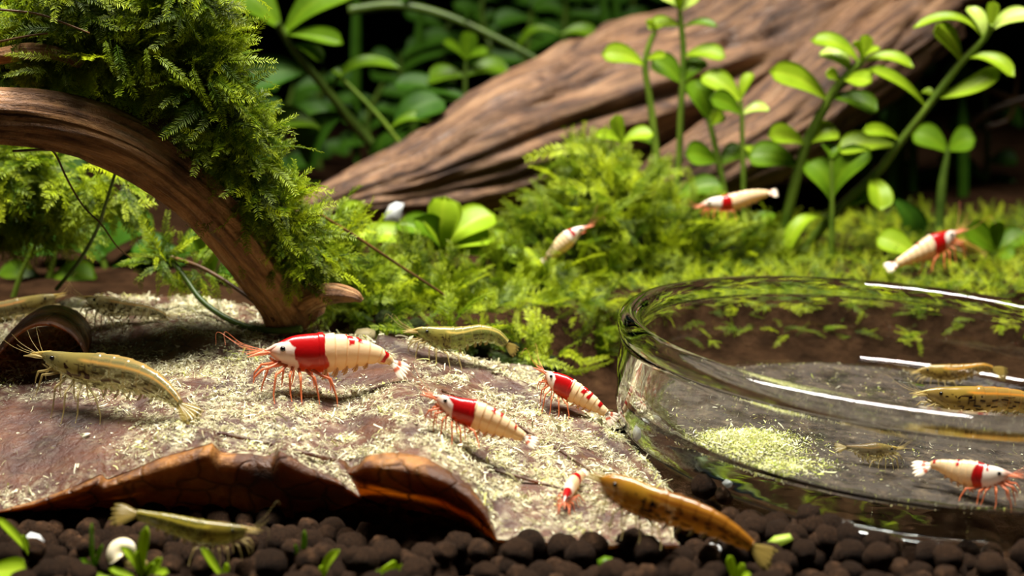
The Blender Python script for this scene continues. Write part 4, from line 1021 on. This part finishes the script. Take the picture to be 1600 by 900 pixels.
    for sg in (-1, 1):
        b = pts[i0] - Up[i0] * H[i0] * .35 + Lt[i0] * sg * H[i0] * .35; t = b + fw * hm * 1.15 - Up[i0] * hm * .12 + Lt[i0] * sg * hm * .25
        q = crom([b, (b + t) / 2 + Up[i0] * hm * .06, t], 12); v, f = tube(q, np.interp(np.linspace(0, 1, 12), [0, .4, 1], [.07, .12, .02]) * hm, 8); mk('antennal_scale', v, f, am, root)
        for k, (ln_, el) in enumerate(((1.7, .35), (1.2, .05))):
            e = b + Up[i0] * hm * .15; d = nrm(fw + Up[i0] * el + Lt[i0] * sg * .35 + rng.normal(0, .12, 3)); L_ = ln_ * hm * ant
            q = crom([e, e + fw * hm * .35, e + fw * hm * .5 + d * L_ * .6, e + fw * hm * .5 + d * L_ + Up[i0] * L_ * .12], 18); v, f = tube(q, np.linspace(.02, .006, 18) * hm, 5); mk('feeler', v, f, am, root)
        e = b; d = nrm(fw * .8 + Up[i0] * .35 * (1 if sg > 0 else .2) + Lt[i0] * sg * .6); L_ = 4.2 * hm * ant
        q = crom([e, e + d * L_ * .4, e + d * L_ * .75 + Up[i0] * L_ * .12, e + d * L_ - Up[i0] * L_ * .06 - T[i0] * -.2 * L_], 26); v, f = tube(q, np.linspace(.016, .005, 26) * hm, 5); mk('antenna', v, f, am, root)
    # mouthparts folded under the chin
    for sg in (-1, 1):
        im = at(.08); b = pts[at(.16)] - Up[im] * H[at(.16)] * .75 + Lt[im] * sg * hm * .15; t = pts[i0] - Up[i0] * (H[i0] + hm * .18) + Lt[i0] * sg * hm * .12
        q = crom([b, (b + t) / 2 - Up[im] * hm * .1, t], 10); v, f = tube(q, np.linspace(.1, .04, 10) * hm, 8); mk('mouthpart', v, f, lm, root)
    # walking legs
    if legs:
        for k, (s_, fo, ou) in enumerate(((.10, 1.0, .30), (.15, .85, .5), (.20, .40, .75), (.25, 0.0, .85), (.30, -.40, .85), (.34, -1.1, .95))):
            i = at(s_)
            for sg in (-1, 1):
                hip = pts[i] - Up[i] * H[i] * .78 + Lt[i] * sg * H[i] * wf * .4
                fwd = -T[i]; fx_ = hip + (fwd * fo + Lt[i] * sg * ou + rng.normal(0, .12, 3)) * hm * 1.15 * legk
                z = drop(fx_[0], fx_[1], hip[2] + .05) if ground else -99
                want = hip[2] - hm * 1.35 * legk
                fz = z + .01 if (ground and hip[2] - z < hm * 2.3) else want
                if k < 1: fz = max(fz, hip[2] - hm * .9)
                foot = np.array([fx_[0], fx_[1], fz]); sp_ = foot - hip
                knee = hip + sp_ * .42 + np.array([0, 0, 1]) * hm * (.38 if k else .1) + fwd * hm * (.34 * fo) + Lt[i] * sg * hm * .2
                ank = hip + sp_ * .8 + np.array([0, 0, 1]) * hm * .08 + fwd * hm * (.2 * fo)
                q = np.vstack([crom([hip, hip + (knee - hip) * .5 - Up[i] * hm * .05, knee], 6), crom([knee, ank], 5)[1:], crom([ank, foot], 5)[1:]])
                v, f = tube(q, np.interp(np.linspace(0, 1, len(q)), [0, .5, 1], [.085, .06, .018]) * hm, 6); mk('leg', v, f, lm, root)
        # swimmerets under the abdomen
        for k in range(5):
            i = at(.46 + .085 * k)
            for sg in (-1, 1):
                b = pts[i] - Up[i] * H[i] * .8 + Lt[i] * sg * H[i] * wf * .3; t = b - Up[i] * H[i] * .55 - T[i] * H[i] * .25 + Lt[i] * sg * H[i] * .1
                q = crom([b, (b + t) / 2 + T[i] * H[i] * .08, t], 8); v, f = tube(q, np.interp(np.linspace(0, 1, 8), [0, .5, 1], [.06, .1, .02]) * hm, 6); mk('swimmeret', v, f, M['swimR'] if cr else lm, root)
    # tail fan
    ft = P(fan[0], fan[1], Yt + (Yt - Yh) * .12); b = pts[-1]; ax = nrm(ft - b); L_ = np.linalg.norm(ft - b); rl = math.radians(52 if fanw < 1.4 else 70); l0 = Lt[-1]; n0 = np.cross(l0, ax); n_ = nrm(CAM - b) * .75 + n0 * (.5 if n0 @ (CAM - b) > 0 else -.5); n_ = nrm(n_ - ax * (n_ @ ax)); lt = nrm(np.cross(ax, n_))
    for k, sp_ in enumerate((0, -.2, .2, -.4, .4)):
        d = nrm(ax * math.cos(sp_) + lt * math.sin(sp_) * fanw - n_ * abs(sp_) * .18); ll = L_ * (.92 if k == 0 else 1.0 - .06 * abs(sp_)); sd = nrm(np.cross(d, n_)); V, C = [], []
        for i in range(12):
            t = i / 11; w = L_ * (.17 if k else .13) * (.35 + .9 * t ** .8) * max(.06, 1 - t ** 5) 
            for j in range(5):
                vv = j / 2 - 1; V.append(b - ax * L_ * .05 + d * ll * t + sd * w * vv + n_ * (L_ * .05 * (1 - vv * vv) + L_ * .01 * k))
                if cr: C.append((*(WHT * (.8) + CRM * .2 if not (.3 < t < .5 and k) else RED * .8 + CRM * .2), .9))
                else: C.append((*np.array(lin(164, 142, 76)[:3]) * (1 if not (.78 < t < .88 and k) else .25), .36 if not (.78 < t < .88 and k) else .85))
        V = np.array(V); F = grid_faces(12, 5); N = len(V); F2 = F + [tuple(N + q for q in f[::-1]) for f in F]
        V = np.vstack([V, V - n_ * L_ * .015]); mk('tail_blade', V, F2, sm if not cr else M['shell'], root, attrs={'pat': np.array(C + C)})
    return root

def gY(px, py): return hitY(px, py)
CG = 'red and white shrimps'; AG = 'clear speckled shrimps'
def hp(spec): return spec
y1 = gY(470, 622)
shrimp('banded_shrimp', 'large red and white banded shrimp striding on the crumb-strewn leaf', CG,
       [(428, 549, 10), (440, 550, 19), (458, 551, 27), (482, 552, 31), (508, 551, 31), (535, 550, 28), (562, 551, 22), (586, 554, 15), (604, 561, 9), (612, 566, 6)], (402, 553), (641, 588), y1, y1 + .5,
       crystal_pat([(.205, .455, 0, 1.0), (.61, .675, 0, .30), (.70, .755, 0, .24), (.90, .945, 0, .75)], seed=1), legk=1.0)
y2 = gY(705, 685)
shrimp('banded_shrimp', 'red and white shrimp with a pale see-through abdomen grazing below the leaf ridge', CG,
       [(686, 624, 7), (698, 630, 14), (716, 640, 20), (738, 647, 23), (760, 655, 22), (785, 666, 17), (806, 677, 11), (818, 684, 8)], (670, 616), (843, 696), y2, y2 - .2,
       crystal_pat([(.20, .44, 0, 1.0), (.60, .64, 0, .22), (.68, .715, 0, .2), (.86, .89, 0, .3)], seed=2))
y3 = gY(880, 640)
shrimp('banded_shrimp', 'red and white shrimp with spotted back climbing down beside the dish', CG,
       [(856, 585, 6), (864, 592, 13), (876, 601, 18), (892, 610, 18), (908, 619, 16), (924, 629, 13), (938, 639, 9), (947, 646, 7)], (845, 577), (966, 662), y3 + .1, y3 - .3,
       crystal_pat([(.20, .44, 0, .85), (.57, .63, 0, .35), (.66, .71, 0, .4), (.86, .90, 0, .4)], seed=3), fanw=1.5)
y4 = hitY(1545, 790, [DISHT])
shrimp('banded_shrimp', 'white shrimp with a red saddle walking on the dish floor', CG,
       [(1568, 741, 9), (1556, 742, 15), (1538, 744, 21), (1515, 740, 22), (1495, 735, 18), (1476, 729, 12), (1462, 726, 8), (1455, 727, 6)], (1586, 741), (1421, 734), y4 - .1, y4 + .5,
       crystal_pat([(.21, .26, 0, .3), (.31, .44, 0, 1.0), (.64, .68, 0, .3), (.92, .96, 0, .35)], seed=4))
shrimp('banded_shrimp', 'pale shrimp with one dark red band resting above the moss mound', CG,
       [(1101, 320, 5), (1113, 318, 9), (1132, 318, 13), (1150, 314, 13), (1168, 308, 11), (1186, 304, 8), (1200, 302, 5)], (1090, 322), (1217, 301), 35.0, 35.4,
       crystal_pat([(.27, .42, 0, 1.0), (.55, .57, 0, .3)], seed=5), detail=.7, ground=False, legk=.8)
shrimp('banded_shrimp', 'cream shrimp with a red shoulder band standing on the moss carpet', CG,
       [(1491, 365, 5), (1483, 370, 11), (1470, 378, 17), (1452, 387, 18), (1434, 396, 14), (1416, 405, 10), (1402, 412, 7)], (1499, 361), (1381, 421), 34.6, 34.2,
       crystal_pat([(.22, .42, 0, 1.0), (.58, .61, 0, .15)], seed=6), detail=.7, legk=1.0)
shrimp('banded_shrimp', 'small white and orange shrimp half buried in the moss mound', CG,
       [(912, 357, 4), (903, 361, 7), (892, 369, 12), (880, 380, 13), (868, 392, 10), (858, 402, 7)], (920, 353), (845, 412), 33.4, 33.4,
       crystal_pat([(.25, .34, 0, .6)], seed=7), detail=.6, legs=False, ground=False)
y8 = gY(890, 800)
shrimp('banded_shrimp', 'tiny red-headed shrimp facing the leaf margin in front of the speckled shrimp', CG,
       [(884, 778, 8), (888, 768, 13), (894, 758, 15), (901, 750, 12), (908, 743, 9)], (878, 790), (918, 734), y8 - .2, y8 + .9,
       crystal_pat([(.0, .30, 0, .55), (.66, .8, 0, .6)], seed=8), detail=.7, legk=1.2)
# speckled clear shrimps
y9 = gY(150, 622)
shrimp('speckled_shrimp', 'large clear speckled shrimp arched over crumbs beside the curled leaf', AG,
       [(72, 557, 9), (90, 564, 16), (115, 573, 23), (145, 579, 28), (180, 583, 29), (212, 590, 27), (242, 602, 22), (264, 617, 16), (280, 632, 10)], (47, 552), (312, 658), y9, gY(285, 655) - .05,
       amano_pat((168, 160, 106), .52, (206, 156, 80), 1))
ya = gY(60, 500)
shrimp('speckled_shrimp', 'clear shrimp heading off beside the curled leaf, nose to nose with another', AG,
       [(84, 465, 6), (70, 470, 11), (48, 477, 15), (22, 482, 15), (-6, 487, 14), (-34, 494, 11), (-56, 502, 7)], (103, 457), (-80, 512), ya, ya, amano_pat((178, 168, 112), .5, (206, 146, 84), 2), detail=.8)
yb = gY(170, 502)
shrimp('speckled_shrimp', 'clear shrimp with striped shoulder at the back edge of the big leaf', AG,
       [(138, 467, 5), (150, 472, 11), (166, 478, 16), (185, 480, 15), (208, 482, 12), (230, 485, 10), (248, 490, 7), (258, 495, 5)], (121, 463), (285, 504), yb, yb + .1, amano_pat((190, 180, 126), .5, (196, 150, 84), 3, 1.2), detail=.8)
yc = gY(690, 566)
shrimp('speckled_shrimp', 'clear yellow-cheeked shrimp with a bent back below the moss mound', AG,
       [(656, 518, 7), (670, 522, 13), (688, 528, 19), (708, 530, 20), (730, 525, 16), (752, 521, 14), (774, 526, 12), (790, 537, 8)], (634, 518), (810, 553), yc, yc + .2, amano_pat((168, 170, 96), .52, (214, 186, 96), 4), detail=.9)
yd = gY(1000, 838)
shrimp('speckled_shrimp', 'big amber speckled shrimp sprawled from the leaf edge onto soil pellets', AG,
       [(944, 752, 11), (958, 759, 20), (980, 771, 27), (1008, 784, 28), (1042, 794, 27), (1080, 805, 25), (1118, 820, 21), (1150, 838, 16), (1174, 854, 10)], (921, 739), (1216, 882), yd - .1, yd - .8,
       amano_pat((206, 140, 40), .72, (120, 66, 16), 5, 1.2))
ye = 20.6
shrimp('speckled_shrimp', 'olive shrimp with a yellow back line in front of the folded leaf margin', AG,
       [(380, 829, 8), (366, 832, 14), (345, 834, 19), (318, 832, 20), (290, 825, 18), (262, 817, 15), (236, 810, 11), (214, 804, 8)], (408, 828), (168, 803), ye, ye + .2, amano_pat((140, 132, 56), .6, (196, 176, 60), 6), detail=.8)
yf = hitY(1490, 603, [DISHT])
shrimp('speckled_shrimp', 'small amber-backed shrimp at the back of the dish behind a larger one', AG,
       [(1440, 580, 5), (1453, 580, 10), (1472, 583, 14), (1495, 582, 13), (1516, 578, 10), (1536, 574, 7), (1550, 576, 5)], (1424, 583), (1577, 588), yf, yf, amano_pat((190, 160, 84), .55, (214, 146, 44), 7), detail=.8)
yg = hitY(1520, 652, [DISHT])
shrimp('speckled_shrimp', 'large amber speckled shrimp in the dish with a black dotted flank', AG,
       [(1450, 615, 7), (1466, 618, 14), (1490, 624, 21), (1520, 625, 22), (1555, 624, 20), (1590, 627, 18), (1625, 634, 14), (1650, 644, 9)], (1427, 616), (1700, 662), yg, yg + .2, amano_pat((190, 158, 80), .58, (214, 140, 50), 8, 1.2))
yh = hitY(1360, 728, [DISHT])
shrimp('speckled_shrimp', 'faint see-through shrimp in the dish near the food heap', AG,
       [(1398, 702, 4), (1388, 704, 9), (1372, 706, 14), (1356, 706, 13), (1338, 702, 7), (1322, 700, 4)], (1408, 699), (1302, 700), yh, yh, amano_pat((170, 150, 100), .28, (160, 120, 70), 9), detail=.6)
shrimp('speckled_shrimp', 'small yellow shrimp behind the cream banded shrimp on the moss', AG,
       [(1484, 377, 4), (1494, 379, 8), (1506, 384, 10), (1518, 389, 8), (1530, 394, 5)], (1478, 374), (1544, 400), 36.2, 36.2, amano_pat((190, 166, 70), .6, (206, 160, 60), 10), detail=.6)

# ------------------------------------------------------------------ little things in the foreground
def snail(name, label, c, r, Y, mat='snail'):
    p0 = P(*c, Y); R = r * cmpx(p0); V = []; n, m = 90, 14
    for i in range(n):
        a = i / (n - 1) * 2 * math.pi * 2.6; g = math.exp(.17 * (a - 2 * math.pi * 2.6)); cr = R * .38 * g; tr = R * .66 * g
        for k in range(m):
            w = 2 * math.pi * k / m; rad = cr + tr * math.cos(w)
            V.append(p0 + np.array([rad * math.cos(a), tr * math.sin(w) * .95 + R * .5 * (1 - g) - .1 * R, rad * math.sin(a)]))
    F = grid_faces(n, m, True); F += [tuple(range(m - 1, -1, -1)), tuple((n - 1) * m + k for k in range(m))]
    root = empty(name, p0 - np.array([0, 0, R])); tag(root, label, 'snail'); mk('shell', V, F, M[mat], root)
    v, f = sphere(p0 + np.array([R * .6, -.05, -R * .55]), R * .5, 10, 14, (1.3, .7, .5)); mk('foot', v, f, M['legA'], root)
snail('snail', 'round cream snail shell among green sprouts on the soil', (195, 862), 30, 20.35)
def chip(name, label, pts, Y, mat='white', cat='flake', depth=.12):
    a = np.array([P(x, y, Y) for x, y in pts]); n = len(a); cen = a.mean(0); b = a + np.array([0, depth, 0]); f0 = cen + np.array([0, -.05, .02])
    V = np.vstack([a, b, f0, cen + np.array([0, depth + .03, 0])]); F = []
    for i in range(n): j = (i + 1) % n; F += [(i, j, 2 * n), (n + j, n + i, 2 * n + 1), (i, n + i, n + j, j)]
    return tag(mk(name, V, F, M[mat]), label, cat)
chip('shell_chip', 'small blue-white shell chip lying on the soil near the snail', [(36, 842), (44, 836), (58, 840), (66, 850), (58, 858), (44, 854)], 20.8)
chip('shell_chip', 'tiny white shell chip at the foot of the dish', [(1008, 672), (1016, 664), (1024, 668), (1025, 676), (1014, 680)], 25.4)
chip('shell_chip', 'white speck resting on pellets against the dish', [(1132, 756), (1140, 749), (1148, 752), (1146, 758), (1138, 761)], 22.9)
chip('shell_chip', 'white pebble chip between pellets under the amber shrimp', [(1104, 858), (1112, 853), (1126, 857), (1130, 864), (1118, 867), (1108, 864)], 20.7)
chip('leaf_scrap', 'pale green leaf scrap lying over a soil pellet', [(1200, 852), (1212, 842), (1236, 838), (1240, 844), (1222, 852), (1208, 862)], 20.9, 'leafP', 'leaf')
chip('leaf_scrap', 'olive green leaf scrap on the pellets below the leaf margin', [(934, 880), (945, 874), (958, 876), (960, 886), (946, 890), (936, 888)], 20.1, 'leafB', 'leaf')
chip('food_lump', 'yellow-green food lump behind the large banded shrimp', [(550, 528), (556, 520), (572, 518), (584, 522), (586, 532), (570, 536), (556, 536)], 28.2, 'crumb', 'food', .3)
chip('curled_petal', 'small white curled scrap standing above the round leaves', [(600, 350), (602, 334), (608, 322), (618, 317), (631, 319), (628, 328), (626, 345), (616, 356)], 35.6, 'white', 'scrap')
def sprout(label, base, Y, blades, mat='leafA'):
    b0 = P(*base, Y); root = empty('sprout', (b0[0], b0[1], max(0.0, b0[2]))); tag(root, label, 'sprout')
    for q in blades:
        V, F, ve = leaf_mesh(P(q[0], q[1], Y), P(q[2], q[3], Y - .1), q[4], tilt=rng.uniform(5, 40), arch=rng.uniform(-.03, .1), obov=.4, nu=10, nv=5)
        mk('blade', V, F, M[mat], root, attrs={'vein': ve})
sprout('bright green sprout cluster growing beside the snail shell', (222, 905), 20.2, [(220, 905, 228, 822, 16), (222, 905, 192, 852, 12), (224, 905, 252, 872, 14), (218, 905, 170, 888, 12), (226, 905, 262, 892, 14), (224, 905, 214, 860, 12), (216, 905, 118, 896, 10), (222, 908, 240, 880, 12)])
sprout('slanting green grass blade at the soil beside the shell chip', (44, 868), 20.6, [(48, 866, -4, 808, 13), (46, 868, 36, 836, 8)])
sprout('thin green sprout on the soil between the shell chip and the snail', (146, 900), 20.3, [(148, 900, 142, 818, 7), (148, 896, 160, 850, 6), (146, 896, 128, 872, 8)], 'leafB')
sprout('slanting green sprout on the soil below the olive shrimp', (348, 908), 20.2, [(350, 905, 316, 856, 12), (350, 905, 356, 880, 9)])
sprout('thin upright green blade among pellets', (470, 880), 20.4, [(470, 880, 477, 828, 8), (470, 880, 460, 850, 5)], 'leafB')
sprout('narrow yellow-green blade leaning over the pellets', (505, 908), 20.1, [(504, 905, 526, 858, 13), (506, 905, 500, 884, 8)])
sprout('low rounded green leaf sprout among bare pellets before the leaf margin', (612, 905), 20.1, [(610, 903, 606, 880, 26), (614, 903, 640, 890, 22), (606, 905, 586, 898, 18)])
sprout('bright feathery green tip poking up between pellets', (1150, 908), 20.1, [(1150, 908, 1138, 868, 14), (1152, 908, 1162, 880, 12), (1150, 908, 1172, 896, 12)])
sprout('broad green leaf sprout lying flat on the soil pellets', (-12, 895), 20.2, [(-20, 892, 40, 888, 34), (-10, 905, 30, 902, 14)])
